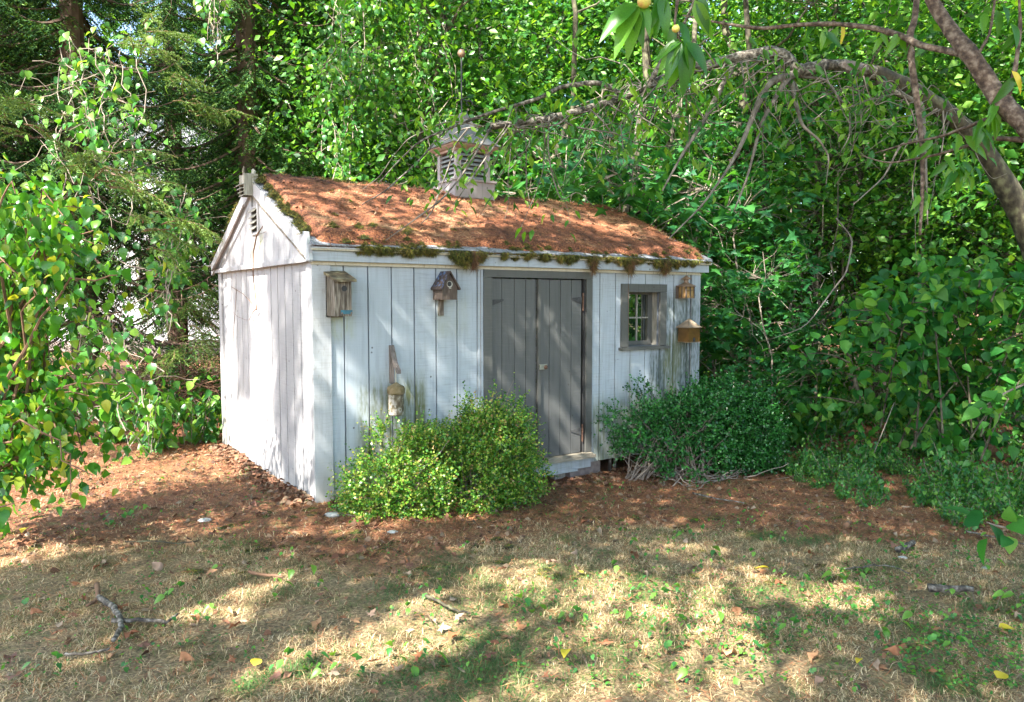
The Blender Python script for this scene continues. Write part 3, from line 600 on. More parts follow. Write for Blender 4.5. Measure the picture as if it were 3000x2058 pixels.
# 2 dark gabled birdhouse
x0,d_,x1=front3(1267,1294.7,1340,860);zb=onp(1295,879,1,-d_)[2];ze=onp(1295,843,1,-d_)[2];za=onp(1318,800,1,-d_)[2];xm=(x0+x1)/2
t=thing('birdhouse','dark brown gabled birdhouse with flaking blue roof beside the doors','birdhouse',(x0,0,zb));lo=(x0,0,zb)
MB().prism([(x0,-d_,zb),(x1,-d_,zb),(x1,-d_,ze),(xm,-d_,za-.01),(x0,-d_,ze)],(0,d_-.012,0)).build('box',M_bdark,t,loc=lo)
for sg,xe in ((1,x0),(-1,x1)):
    dxn=-.018*sg
    MB().prism([(xe+dxn,-d_-.02,ze-.02),(xm,-d_-.02,za+.004),(xm,-d_-.02,za+.016),(xe+dxn*1.3,-d_-.02,ze-.008)],(0,d_+.012,0)).build('roof',M_blue if sg>0 else M_bdark,t,loc=lo)
M_pale=noisemat('pale_ring',[(.3,(.3,.28,.24)),(.7,(.5,.47,.4))],30)
disc((xm,-d_-.0004,ze+.028),.027,'entrance_ring',M_pale,t,lo,dy=-.002);disc((xm-.004,-d_-.0026,ze+.03),.02,'entrance_hole',M_dark,t,lo,dy=-.002)
MB().box((xm-.008,-d_-.012,ze-.008),(xm+.008,-d_-.0005,ze+.0)).build('perch',M_pale,t,loc=lo)
pz=onp(1290,925,1,0)[2];MB().box((onp(1283,900,1,0)[0],-.025,pz),(onp(1296,900,1,0)[0],-.0005,zb+.03)).build('mounting_board',M_wood,t,loc=lo)
# 3 little lantern-shaped feeder at the right corner
x0,d_,x1=front3(1985,2008,2031,860);zb=onp(2008,875,1,-d_)[2];zt=onp(2008,840,1,-d_)[2];xc=(x0+x1)/2;yc=-d_/2-.01
t=thing('lantern_feeder','small tan lantern-shaped feeder with amber panes under the eave at right corner','bird feeder',(xc,0,zb));lo=(xc,0,zb)
hw=(x1-x0)/2;hd=d_/2
for sx_ in (-1,0,1):
    for sy_ in (-1,1): MB().box((xc+sx_*hw-.006,yc+sy_*hd-.006,zb+.006),(xc+sx_*hw+.006,yc+sy_*hd+.006,zt)).build('post',M_bdark,t,loc=lo)
for sx_ in (-1,1):MB().box((xc+sx_*hw-.006,yc-.006,zb+.006),(xc+sx_*hw+.006,yc+.006,zt)).build('post',M_bdark,t,loc=lo)
for a,b in (((-hw+.007,-hd-.002),(-.007,-hd+.002)),((.007,-hd-.002),(hw-.007,-hd+.002)),((-hw-.002,-hd+.007),(-hw+.002,-.007)),((-hw-.002,.007),(-hw+.002,hd-.007)),((hw-.002,-hd+.007),(hw+.002,hd-.007))):
    MB().box((xc+a[0],yc+a[1],zb+.008),(xc+b[0],yc+b[1],zt-.001)).build('pane',M_amber,t,loc=lo)
MB().box((xc-hw-.008,yc-hd-.008,(zb+zt)/2+.022),(xc+hw+.008,yc-hd-.0025,(zb+zt)/2+.028)).build('crossbar',M_bdark,t,loc=lo)
MB().box((xc-hw-.006,yc-hd-.006,zb),(xc+hw+.006,yc+hd+.006,zb+.006)).build('base_plate',M_copper_lid,t,loc=lo)
MB().lathe([(hw*1.75,0),(hw*1.75,.006),(hw*1.2,.022),(hw*.55,.036),(hw*.42,.05)],(xc,yc,zt),16).build('roof',M_tan,t,loc=lo,smooth=False)
MB().lathe([(hw*.4,.05),(hw*.4,.075),(hw*.98,.078),(hw*.9,.085),(hw*.3,.105),(hw*.08,.115)],(xc,yc,zt),16).build('cap',M_tan,t,loc=lo)
MB().tube([(xc,yc,zt+.11),(xc,yc,zt+.155),(xc-.012,yc,zt+.165)],.003,6).build('hook',M_metal,t,loc=lo)
MB().box((xc-hw-.05,-.028,zb-.0),(xc-hw-.02,-.022,zt+.01)).build('mounting_bracket',M_bdark,t,loc=lo)
# 4 brown box with pyramid lid, on the right corner board
x0,d_,x1=front3(1982,2018,2050,985);zb=onp(2018,1003,1,-d_)[2];zt=onp(2018,962,1,-d_)[2];lo=(x0,0,zb)
t=thing('birdhouse','shiny brown box birdhouse with a pyramid lid on the right corner board','birdhouse',lo)
MB().box((x0,-d_,zb),(x1,-.021,zt)).build('box',M_copper,t,loc=lo);xm=(x0+x1)/2;ym=-d_/2-.01
MB().lathe([((x1-x0)/2*1.14*r2,0),((x1-x0)/2*1.14*r2,.006),(.004,.095)],(xm,ym,zt+.002),4,math.pi/4).build('lid',M_copper_lid,t,loc=lo)
MB().prism([(xm-.022,-d_-.0005,zb+.002),(xm+.014,-d_-.0005,zb+.002),(xm+.014,-d_-.0005,zb+.03),(xm+.006,-d_-.0005,zb+.045),(xm-.014,-d_-.0005,zb+.045),(xm-.022,-d_-.0005,zb+.03)],(0,-.002,0)).build('entrance_hole',M_dark,t,loc=lo)
MB().box((x0-.008,-d_-.012,zb-.006),(x1+.01,-.021,zb-.0005)).build('base_plate',M_copper_lid,t,loc=lo)
# 5 hanging stone pot on bracket
zt=onp(1137,1012,1,0)[2];zb=onp(1137,1124,1,0)[2];xa=wx(1139);e1=.085;e2=.145
t=thing('bell_bracket','faded wooden arm bracket on the wall holding the clay pot','bracket',(xa,0,zb))
MB().box((xa,-.022,zb),(xa+.035,-.001,zt)).build('wall_board',M_arm,t,loc=(xa,0,zb))
q1=onp(1161,1062,1,-e1);q2=onp(1170,1088,1,-e2)
MB().prism([(xa-.002,-.0225,zt),(xa-.002,-e1,q1[2]),(xa-.002,-e1,q1[2]-.03),(xa-.002,-.0225,zt-.05)],(.038,0,0)).build('upper_arm',M_arm,t,loc=(xa,0,zb))
MB().prism([(xa+.0,-e1-.001,q1[2]-.003),(xa+.0,-e2,q2[2]+.006),(xa+.0,-e2,q2[2]-.022),(xa+.0,-e1-.001,q1[2]-.033)],(.036,0,0)).build('lower_arm',M_arm,t,loc=(xa,0,zb))
yc=-.115;rr=(onp(1186,1140,1,yc)[0]-onp(1134,1140,1,yc)[0])/2*.86;xc=onp(1160,1140,1,yc)[0];zz=onp(1160,1122,1,yc)[2]
t=thing('hanging_pot','lichen-spotted clay pot with mossy cap hanging by a cord from the bracket','hanging pot',(xc,yc,zz-.3));lo=(xc,yc,zz-.3)
MB().tube([(xc,yc,zz),(xc,yc,q2[2]+.03)],.0035,5).build('cord',M_rope,t,loc=lo)
MB().lathe([(.010,.002),(rr*.45,-.012),(rr*.75,-.022),(rr*.98,-.030),(rr*1.06,-.042),(rr*1.06,-.078),(rr*.99,-.09)],(xc,yc,zz),24).build('cap',M_potrim,t,loc=lo,smooth=True)
MB().lathe([(rr*.9,-.091),(rr*.93,-.1),(rr*.95,-.15),(rr*.93,-.25),(rr*.88,-.26)],(xc,yc,zz),24).build('body',M_pot,t,loc=lo,smooth=True)
# 6 box on the gable peak
yb=1.36;bx0,bx1=onp(715,540,1,yb)[0],onp(757,540,1,yb)[0];bz0,bz1=onp(736,573,1,yb)[2],onp(736,509,1,yb)[2]
lo=(bx0,yb,bz0);t=thing('gable_nest_box','pale weathered nest box with stacked slats on the gable peak','nest box',lo)
bw=.16
MB().box((bx0,yb,bz0),(bx1-.003,yb+.016,bz1)).build('side_board',M_woodpale,t,loc=lo);MB().box((bx0,yb+bw-.016,bz0),(bx1-.003,yb+bw,bz1)).build('side_board',M_woodpale,t,loc=lo)
MB().box((bx0+.002,yb+.017,bz0+.09),(bx0+.015,yb+bw-.017,bz1-.01)).build('front_board',M_woodpale,t,loc=lo);MB().box((bx0+.016,yb+.0165,bz0+.01),(bx1-.003,yb+bw-.0165,bz1-.02)).build('box',M_dark,t,loc=lo)
for i in range(4): MB().prism([(bx0-.035+.008*i,yb+.01,bz0+.085-.03*i),(bx0+.014,yb+.01,bz0+.1-.03*i),(bx0+.014,yb+.01,bz0+.108-.03*i),(bx0-.035+.008*i,yb+.01,bz0+.093-.03*i)],(0,bw-.02,0)).build('slat',M_woodpale,t,loc=lo)
MB().tube([(bx0+.01,yb+.03,bz1-.01),(bx0+.008,yb+.035,bz1+.03),(bx0+.012,yb+.03,bz1+.062)],[.013,.015,.007],6).build('finial',M_wood,t,loc=lo)
MB().tube([(bx1-.03,yb+.05,bz1-.01),(bx1-.025,yb+.05,bz1+.03),(bx1-.035,yb+.05,bz1+.05)],[.018,.02,.009],6).build('finial',M_pale,t,loc=lo)
# dead vine stems on the gable wall
def yz(px,py,x=-.05): return onp(px,py,0,x)
v=MB()
v.tube([yz(*p,-.075 if p[1]<800 else -.035) for p in ((770,664),(752,690),(742,740),(741,790),(744,830),(750,880),(752,905),(741,915),(731,936))],[.004,.007,.007,.006,.006,.006,.007,.004,.002],5)
v.tube([yz(*p,-.03) for p in ((752,908),(735,885),(712,862),(690,848),(668,836))],[.005,.004,.003,.003,.002],4)
v.tube([yz(*p,-.03) for p in ((750,912),(740,950),(738,975))],.002,4);v.tube([yz(*p,-.03) for p in ((692,850),(690,900),(685,960),(682,1030),(676,1110),(668,1200))],.0025,4);v.tube([yz(*p,-.06) for p in ((750,694),(762,686),(778,680))],.002,4)
v.tube([yz(*p,-.03) for p in ((745,938),(720,938),(695,928),(684,915))],.0015,4)
tag(v.build('vine_stem',M_twigred),'dead brown vine stem climbing the white gable wall','vine')
v=MB();v.tube([(wx(1835,y)-.0,-.03,onp(1835,y,1,0)[2]) for y in (800,830,870,920,960,990)],.002,4);v.tube([(wx(1405),-.02,z) for z in (1.83,1.5,1.1,.7)],.002,4)
tag(v.build('vine_stem',M_twigred),'thin dry tendrils hanging on the front wall between door and window','vine')
#VEG
# ================================================================ VEGETATION
def bent(p0,p1,k=6,amp=.1,seed=None):
    p0=np.array(p0,float);p1=np.array(p1,float);t=np.linspace(0,1,k)[:,None];P=p0+(p1-p0)*t
    w_=rng.normal(size=(k,3)).cumsum(0);w_-=w_[0]+(w_[-1]-w_[0])*t;return P+w_*amp*np.linalg.norm(p1-p0)/k
def broadleaf(h,cr,z0,nc,nl,T,lsize,trunk_r=.07,spray=.28,nlimb=14,flat=.35,lean=(0,0),tilt=.45):
    """trunk+limbs MB and a leaf set; crown between z0 and h, radius cr, nc sprays of nl leaves"""
    tr=MB();top=np.array([lean[0],lean[1],h]);P=bent((0,0,-.1),top,9,.25);tr.tube(P,np.linspace(trunk_r,trunk_r*.2,9),8)
    ends=[]
    for i in range(nlimb):
        t=R.uniform(.2,.95);k=int(t*8);a=R.uniform(0,6.283);ln=cr*R.uniform(.5,1.)*(1.1-.5*t)
        p=P[k];e=p+np.array([math.cos(a)*ln,math.sin(a)*ln,R.uniform(.1,.6)*ln]);Q=bent(p,e,6,.25);tr.tube(Q,np.linspace(trunk_r*.4*(1.1-t),.006,6),5,False);ends.append(Q)
    a=rng.uniform(0,2*math.pi,nc);zz=rng.uniform(0,1,nc);rad=cr*np.sqrt(rng.uniform(.08,1,nc))*(1-.55*np.abs(zz-.45)**1.5*1.6)
    C=np.stack([np.cos(a)*rad+lean[0]*zz,np.sin(a)*rad+lean[1]*zz,z0+(h*1.04-z0)*zz],1)
    # clumpiness : drop sprays by low-frequency noise
    keep=(fbm(C[:,0]*.9+C[:,2]*.7+9,C[:,1]*.9-C[:,2]*.6+5,2,2)>.47);C=C[keep]
    allp=np.vstack(ends)
    for c in C[::max(1,len(C)//260)]:
        j=np.argmin(((allp-c)**2).sum(1));tr.tube(bent(allp[j],c,4,.3),[.008,.006,.004,.002],3,False)
    n=len(C);pos=np.repeat(C,nl,0)+rng.normal(size=(n*nl,3))*np.array([spray,spray,spray*flat])
    d,nn=leaf_frames(n*nl,tilt);V,F,r=leaves(T,pos,d,nn,lsize*(rng.uniform(.5,1.25,n*nl)*np.repeat(rng.uniform(.65,1.35,n),nl)));return tr,(V,F,r)
def plant_proto(name,label,cat,bark,leafm,args,group,crown='crown'):
    t=thing(name,label,cat,(0,0,0),group);tr,(V,F,r)=broadleaf(**args);tr.build('trunk',bark,t);fast(crown,V,F,leafm,t,r);return t
def put(o,x,y,s=1,rz=0,label=None,z=None):
    o.location=(x,y,(gz(x,y) if z is None else z)-.03);o.rotation_euler=(0,0,rz);o.scale=(s,s,s)
    if label:o['label']=label
    return o
# thicket behind the shed
protos=[]
GL='slender broadleaf tree in the dense green thicket behind the shed'
for i,(h,cr,z0,m) in enumerate(((7.5,2.1,.8,L_forest),(8.5,2.3,1.4,L_forest2),(6.0,1.9,.4,L_forest),(9.5,2.6,2.2,L_forest2))):
    protos.append(plant_proto('broadleaf_tree',GL,'tree',M_barkgrey if i%2 else M_barkdark,m,dict(h=h,cr=cr,z0=z0,nc=2100,nl=13,T=T2,lsize=(.08,.11,.095,.12)[i],trunk_r=.06+.02*i,tilt=.85,spray=.24),'broadleaf trees behind the shed'))
spots=[(1010,13,0),(1180,11.5,2),(1350,12.5,1),(1560,13.8,0),(1740,14,3),(1930,13.8,2),(2080,13.5,1),(2250,13.5,0),(-120,18,0),(110,19,1),(800,17,2),(420,34,3),(560,36,1),(250,33,0),(660,34,1),(2420,11.5,2),(2600,11,3),(2800,11.5,0),(2980,10.5,1),(3150,9.5,2),
 (1080,16.5,3),(1290,17,1),(1500,16,3),(1700,17.5,1),(1900,16,3),(2120,16.5,0),(2350,17,3),(2550,15.5,1),(2750,16,3),(2960,15,1),(3200,14,3),(880,18,3),(1420,20,3),(1820,21,1),(2240,21,3),(2660,20,1),(3050,19,3),(1100,22,1)]
used=set()
def whereis(px):
    for lim,t_ in ((0,'beyond the left edge'),(300,'at the far left'),(620,'behind the white house'),(950,'behind the gable peak'),(1050,'right of the tall spruce trunk'),(1150,'behind the hanging vines'),(1260,'just left of the cupola'),(1400,'directly behind the cupola'),(1520,'right of the cupola'),(1600,'above the door side of the roof'),(1720,'above the middle right of the roof'),(1860,'above the right end of the roof'),(1960,'behind the roof corner'),(2090,'just right of the shed'),(2180,'above the dark bush'),(2300,'under the arching peach limb'),(2450,'below the torn limb'),(2580,'right of the drooping twigs'),(2700,'behind the hanging near branch'),(2820,'behind the broad-leaved shrub'),(2970,'behind the peach trunk'),(3060,'at the right edge')):
        if px<lim: return t_
    return 'beyond the right edge'
for px,dp,k in spots:
    o=protos[k] if k not in used else copy_tree(protos[k]);used.add(k);x,y=col(px,dp);put(o,x,y,R.uniform(.85,1.15),R.uniform(0,6.28),('front row' if dp<15 else 'second row' if dp<19 else 'far row')+' thicket tree with '+('dark green' if k in (0,2) else 'pale green')+' crown '+whereis(px))
# far wood
def far_wood():
    K=46000;dp=rng.uniform(24,44,K);u=rng.uniform(-1.1,1.1,K);P=CAM[None]+dp[:,None]*(FH[None]+RT[None]*u[:,None]);P[:,2]=rng.uniform(.2,15,K)
    keep=~((u<-.33)&(u>-.62)&(dp<40)&(P[:,2]<6));keep&=fbm(P[:,0]*.4+P[:,2]*.3,P[:,1]*.4+P[:,2]*.5,4,3)>.42;P=P[keep];K=len(P)
    d,nn=leaf_frames(K,.6);V,F,r=leaves(TR,P,d,nn,rng.uniform(.3,.6,K));o=fast('distant_wood',V,F,L_forest2,var=r,kind='stuff');tag(o,'distant bright green wood far behind the thicket','wood')
far_wood()
# thin bare stems in the thicket
g=[]
for i in range(30):
    px=R.uniform(1450,2950);dp=R.uniform(9.5,12.5);x,y=col(px,dp);m_=MB();h=R.uniform(2.2,5);lean=R.uniform(-.9,.9);P=bent((0,0,-.1),(lean,R.uniform(-.5,.5),h),8,.35);rr=R.uniform(.012,.035);m_.tube(P,np.linspace(rr,rr*.3,8),5)
    for k in range(5):
        q=P[R.randint(2,7)];a=R.uniform(0,6.28);l_=R.uniform(.4,1.2);m_.tube(bent(q,q+np.array([math.cos(a)*l_,math.sin(a)*l_,l_*.5]),5,.3),[rr*.35,rr*.3,rr*.2,rr*.15,.002],4)
    o=m_.build('sapling_stem',R.choice([M_twig,M_barkdark,M_barkgrey]),None);o.location=(x,y,gz(x,y));tag(o,'thin bare sapling stem standing in the thicket behind the shed','sapling','bare sapling stems in the thicket')
for px,dp,rr,ln_,lb in ((1015,11.0,.06,.3,'dark slender trunk rising behind the ridge under the hanging vines'),(1270,11.2,.05,-.2,'dark trunk standing just left of the cupola'),(1590,10.9,.05,.4,'slim leaning trunk right of the cupola'),(1890,11.0,.085,-.3,'thick dark trunk behind the right end of the roof'),(1935,10.6,.05,.9,'leaning trunk beside the thick one behind the roof end'),(2085,11.3,.08,.2,'dark trunk right of the shed eave'),(2350,11.0,.05,-.5,'slender trunk seen through the drooping twigs'),(2640,11.4,.07,.3,'trunk behind the torn peach limb')):
    x,y=col(px,dp);t=thing('bare_trunk',lb,'tree',(x,y,gz(x,y)));m_=MB();P=bent((0,0,-.2),(ln_*1.5,0,8.5),10,.3);m_.tube(P,np.linspace(rr,rr*.5,10),9);m_.build('trunk',M_barkdark,t,True);m_=MB()
    for k in range(9):
        q=P[R.randint(3,8)];a=R.uniform(0,6.28);l_=R.uniform(.6,1.8);m_.tube(bent(q,q+np.array([math.cos(a)*l_,math.sin(a)*l_,l_*.5]),6,.3),np.linspace(rr*.35,.004,6),5,False)
    m_.build('branches',M_barkdark,t,kind='stuff')
# maples saplings with lobed leaves, just behind the roof's right part
mp=plant_proto('maple_sapling','maple sapling with broad lobed leaves showing over the right half of the roof','sapling',M_twig,L_maple,dict(h=3.9,cr=1.4,z0=.9,nc=170,nl=9,T=TM,lsize=.21,trunk_r=.03,spray=.22,nlimb=9,tilt=.35),None)
x,y=col(1660,9.6);put(mp,x,y,1,.5)
for px,dp,s,lb in ((1860,9.8,1.0,'maple sapling with lobed leaves above the right end of the roof'),(2150,9.4,.85,'maple sapling with lobed leaves just right of the shed'),(2010,10.6,1.2,'taller maple sapling rising behind the right eave corner'),(1500,10.4,.95,'maple sapling with lobed leaves just right of the cupola'),(2230,8.7,.6,'low maple sapling above the dark bush at the right corner')):
    o=copy_tree(mp);x,y=col(px,dp);put(o,x,y,s,R.uniform(0,6),lb)
# ---- spruces
def spruce(h,z0,rmax,seed,dead=0):
    rr=random.Random(seed);tr=MB();tr.tube([(0,0,-.2),(0,.03,h*.5),(0,0,h)],[.19,.13,.03],10);nd=Leafset();z=z0;tips=Leafset()
    POS=[];D=[];NN=[];SZ=[]
    while z<min(h,8.2):
        for b in range(6):
            a=rr.uniform(0,6.283);ln=rmax*(1-(z/h)**1.3)*rr.uniform(.75,1.1)
            if ln<.3:continue
            t=np.linspace(0,1,9);out=t*ln;zz=z+rr.uniform(-.15,.15)-ln*.35*np.sin(t*2.0)+.12*ln*t**3
            ca,sa=math.cos(a),math.sin(a);wob=rr.uniform(-.15,.15)*t*t*ln
            P=np.stack([ca*out-sa*wob,sa*out+ca*wob,zz],1);tr.tube(P,np.linspace(.03,.005,9),4,False)
            K=int(ln/.034);
            for k in range(K):
                tt=.06+.94*k/K;p=np.array([np.interp(tt,t,P[:,j]) for j in range(3)]);side=1 if k%2 else -1
                tl=rr.uniform(.25,.5)*(1.15-.6*tt);d0=np.array([ca*.65-sa*side*.8,sa*.65+ca*side*.8,rr.uniform(-.8,-.3)]);d0/=np.linalg.norm(d0)
                if z<z0+dead and rr.random()<.35:
                    tr.tube([p,p+d0*tl*.5,p+d0*tl+np.array([0,0,-.1])],[.005,.004,.002],3,False);continue
                m_=int(tl/.0125);s=np.linspace(0,1,m_);q=p+d0*tl*s[:,None]+np.array([0,0,-1])*(.35*tl*s**2)[:,None]
                POS.append(q);dd=d0+np.array([0,0,-.6])*s[:,None];sidev=np.cross(dd,[0,0,1.]);sg=np.where(np.arange(m_)%2,1,-1)[:,None]
                D.append(nrm(dd)*.75+nrm(sidev)*sg*.8+rng.normal(size=(m_,3))*.3);NN.append(np.tile([0,0,1.],(m_,1))+rng.normal(size=(m_,3))*.5);SZ.append(np.full(m_,.05))
        z+=rr.uniform(.24,.36)
    POS=np.vstack(POS);D=nrm(np.vstack(D));NN=np.vstack(NN);SZ=np.concatenate(SZ)
    x=nrm(np.cross(D,NN))*.008;V=np.stack([POS-x,POS+x,POS+D*SZ[:,None]],1).reshape(-1,3);F=np.arange(len(V)).reshape(-1,3);return tr,V,F,np.repeat(rng.random(len(POS)//1),1)
def spruce_thing(label,h,z0,rmax,seed,dead,leafm=L_spruce):
    t=thing('spruce_tree',label,'tree');tr,V,F,r=spruce(h,z0,rmax,seed,dead);tr.build('trunk',M_barkspruce,t);fast('needles',V,F,leafm,t,r);return t
s1=spruce_thing('tall dark spruce whose brown trunk stands left of the shed peak',15,2.6,2.3,3,.6);x,y=col(742,11.5);put(s1,x,y,1,.4)
s2=spruce_thing('spruce with drooping boughs at the far left behind the leafy shrub',13,1.6,2.4,8,.9);x,y=col(250,10.2);put(s2,x,y,1,1.2)
for px,dp,s,src,lb in ((-150,9.5,1.0,s1,'spruce at the left edge partly cut by the frame'),(900,13.4,1.05,s2,'dark spruce standing right of the tall brown trunk, above the roof ridge'),(520,15,1.1,s2,'spruce farther back between the two nearer spruce trunks'),(960,15,1.1,s1,'dark spruce behind the ridge left of the cupola'),(30,13.5,1.0,s1,'shaded spruce behind the leafy shrub at the far left'),(100,15,1.2,s2,'deep background spruce at the upper left corner')):
    o=copy_tree(src);x,y=col(px,dp);put(o,x,y,s,R.uniform(0,6.28),lb)
def young_spruce(px,py,dp,ln,label,n=7):
    c=at(px,py,dp);t=thing('spruce_bough',label,'bough',tuple(c));tr=MB();POS=[];D=[];NN=[]
    def comb(a,b,sag,w):
        m_=int(np.linalg.norm(b-a)/.0035);s_=np.linspace(0,1,m_)[:,None];q=a+(b-a)*s_+np.array([0,0,-sag])*s_*s_;POS.append(q);D.append(nrm(b-a)*.9+rng.normal(size=(m_,3))*.75);NN.append(rng.normal(size=(m_,3)))
    for i in range(n):
        a=R.uniform(-2.4,.5);L_=ln*R.uniform(.55,1);s0=np.array([R.uniform(-.25,.1),R.uniform(-.1,.3),R.uniform(-.25,.3)])*ln
        e=s0+np.array([math.cos(a)*L_,math.sin(a)*L_*.7,R.uniform(-.45,.05)*ln]);P=bent(s0,e,7,.3);P[:,2]+=.12*L_*np.sin(np.linspace(0,3,7));tr.tube(P,np.linspace(.008,.003,7),4)
        for j in range(6): comb(P[j],P[j+1],0,1)
        for k in range(16):
            tt=.08+.88*k/16;j=min(5,int(tt*6));f=tt*6-j;p=P[j]*(1-f)+P[j+1]*f;u=nrm(P[j+1]-P[j]);sd_=nrm(np.cross(u,[0,0,1.]))*(1 if k%2 else -1);tl=R.uniform(.10,.24)*(1.2-.6*tt);d0=nrm(u*.9+sd_*R.uniform(.5,1)+np.array([0,0,R.uniform(-.6,.1)]));comb(p,p+d0*tl,.3*tl,1)
            if R.random()<.5: p2=p+d0*tl*.5;comb(p2,p2+nrm(d0+rng.normal(size=3)*.5)*tl*.5,.1*tl,1)
    POS=np.vstack(POS);D=nrm(np.vstack(D));x=nrm(np.cross(D,np.vstack(NN)))*.0032;V=np.stack([POS-x,POS+x,POS+D*.024],1).reshape(-1,3)
    tr.build('branch',M_twigred,t);fast('needles',V,np.arange(len(V)).reshape(-1,3),L_spruce2,t,rng.random(len(POS)));return t
young_spruce(470,680,7.6,.75,'bright yellow-green spruce bough hanging left of the gable wall')
young_spruce(290,500,7.2,.85,'sunlit spruce bough in front of the left spruce trunk',9)
young_spruce(560,290,9.3,.9,'pale tipped spruce bough reaching right above the house window')
young_spruce(420,110,8.5,.7,'small upright spruce bough near the top left')
young_spruce(560,1000,8.6,.8,'low spruce bough beside the far left edge of the shed')
young_spruce(80,350,7.4,.8,'spruce bough at the far left edge of the view')
young_spruce(560,880,9.0,.6,'spruce bough under the house window beside the shed')
# ---- round-leaved vines
def vine(px,y0,y1,dp,wd,n,label,sz=1.):
    a=at(px,y0,dp);b=at(px+R.uniform(-40,40),y1,dp-.3);t=thing('climbing_vine',label,'vine',tuple(b));m_=MB();cl=[]
    for i in range(4):
        P=bent(a+rng.normal(size=3)*[wd*.4,wd*.4,0],b+rng.normal(size=3)*[wd*.4,wd*.4,.3],12,.35);m_.tube(P-b,.006,4,False);cl.append(P)
        for k in range(9):
            q=P[R.randint(0,11)];e=q+rng.normal(size=3)*[wd*.7,wd*.7,.3];Q=bent(q,e,6,.3);m_.tube(Q-b,.004,3,False);cl.append(Q)
    m_.build('stem',M_twig,t);A=np.vstack(cl);i=rng.integers(0,len(A),n);P=A[i]+rng.normal(size=(n,3))*[.08,.08,.07]-b
    nn=rng.normal(size=(n,3))*.5+np.array([-.6,-.6,.8]);d=rng.normal(size=(n,3))*.5+np.array([0,0,-.8]);V,F,r=leaves(TO,P,d,nn,rng.uniform(.05,.085,n)*sz,1.3);fast('leaves',V,F,L_vine,t,r);return t
vine(1000,-60,560,9.8,.35,900,'hanging vine of bright round leaves left of the cupola')
vine(1120,-80,330,10.2,.5,900,'thick round-leaved vine above the roof ridge')
vine(1240,-60,500,10.2,.4,700,'round-leaved vine just left of the cupola spire')
vine(340,150,480,8.6,.5,240,'vine of large round leaves draped across the left spruces',1.35)
vine(200,120,520,8.8,.4,170,'round-leaved vine on the trunk of the left spruce',1.35)
vine(470,640,900,8.4,.45,260,'round-leaved vine dangling in front of the white house window',1.35)
vine(330,900,1250,7.6,.4,160,'round-leaved vine trailing low at the left by the shrub',1.35)
vine(640,-40,110,9.4,.15,60,'small tuft of round leaves high beside the spruce trunk',1.35)
# ---- old peach tree: trunk and limbs arching over from the right
def limb(pts,rads,m_,n=9):
    P=np.array([at(*p) for p in pts]);k=len(P)*4;t=np.linspace(0,len(P)-1,k);Q=np.stack([np.interp(t,range(len(P)),P[:,j]) for j in range(3)],1)
    Qs=Q.copy();Qs[1:-1]=(Q[:-2]+Q[1:-1]*2+Q[2:])/4;r=np.interp(t,range(len(P)),rads)*(1+rng.normal(size=k)*.05);m_.tube(Qs,r,n);return Qs
pt=thing('peach_tree','old peach tree with a broken mossy limb arching in from the right edge','tree',tuple(at(3250,1450,7.2)*[1,1,0]))
def buildp(mb,name,m,par,smooth=True): 
    o=mb.build(name,m,None,smooth,loc=None);o.parent=par;o.matrix_parent_inverse=Matrix.Translation(-Vector(par.location));return o
tr=MB();limb([(3260,1500,7.2),(3180,1150,7.2),(3060,820,7.1),(2990,620,7.0),(2880,430,6.9),(2790,340,6.8),(2650,250,6.7),(2560,210,6.6)],[.19,.16,.12,.105,.085,.08,.07,.055],tr,12);buildp(tr,'trunk',M_barkdark,pt)
tr=MB();limb([(2455,190,6.52),(2470,188,6.5),(2500,200,6.48),(2530,208,6.48)],[.012,.045,.055,.05],tr,7);buildp(tr,'torn_wood',M_arm,pt,False);tr=MB();limb([(2575,218,6.62),(2500,200,6.6),(2450,185,6.6)],[.06,.055,.035],tr,10);limb([(2420,190,6.6),(2370,205,6.6),(2330,210,6.6),(2300,165,6.6),(2260,152,6.6),(2180,165,6.6),(2080,190,6.6),(1980,215,6.6),(1900,250,6.5),(1830,285,6.5),(1720,320,6.4),(1600,350,6.3),(1440,372,6.2)],[.05,.06,.06,.055,.05,.045,.045,.042,.036,.034,.030,.03,.028],tr,10)
limb([(2565,205,6.6),(2500,195,6.58),(2420,190,6.6)],[.03,.05,.045],tr,8);buildp(tr,'limb',M_barkgrey,pt)
tr=MB()
limb([(1830,285,6.5),(1760,240,6.45),(1640,255,6.4),(1580,290,6.3),(1420,335,6.2),(1230,412,6.1),(1160,480,6.0),(1112,535,5.95)],[.025,.022,.02,.016,.013,.009,.006,.003],tr,7)
limb([(1900,250,6.5),(1960,150,6.4),(2010,60,6.3),(2060,-60,6.2)],[.022,.017,.014,.01],tr,6)
limb([(1300,385,6.1),(1230,470,5.9),(1130,560,5.7),(1060,600,5.6)],[.01,.008,.006,.003],tr,5)
buildp(tr,'branches',M_barkgrey,pt);tr=MB()
limb([(1440,372,6.2),(1400,440,6.0),(1350,520,5.9),(1290,590,5.75),(1200,655,5.7),(1130,705,5.6)],[.012,.01,.008,.007,.005,.003],tr,5)
limb([(1500,360,6.2),(1440,440,6.0),(1370,540,5.9),(1330,600,5.8)],[.009,.007,.005,.003],tr,5)
limb([(2340,215,6.6),(2250,240,6.5),(2210,330,6.4),(2170,430,6.3),(2130,500,6.2),(2060,600,6.1),(1960,700,6.0)],[.04,.03,.024,.018,.012,.008,.005],tr,7)
limb([(2330,210,6.6),(2300,240,6.55),(2270,290,6.5),(2230,360,6.4),(2190,520,6.3),(2150,620,6.2)],[.035,.026,.02,.015,.01,.006],tr,7)
limb([(2320,240,6.6),(2330,300,6.5),(2350,370,6.4),(2400,410,6.4),(2430,460,6.4),(2420,540,6.3)],[.025,.02,.014,.01,.008,.004],tr,6)
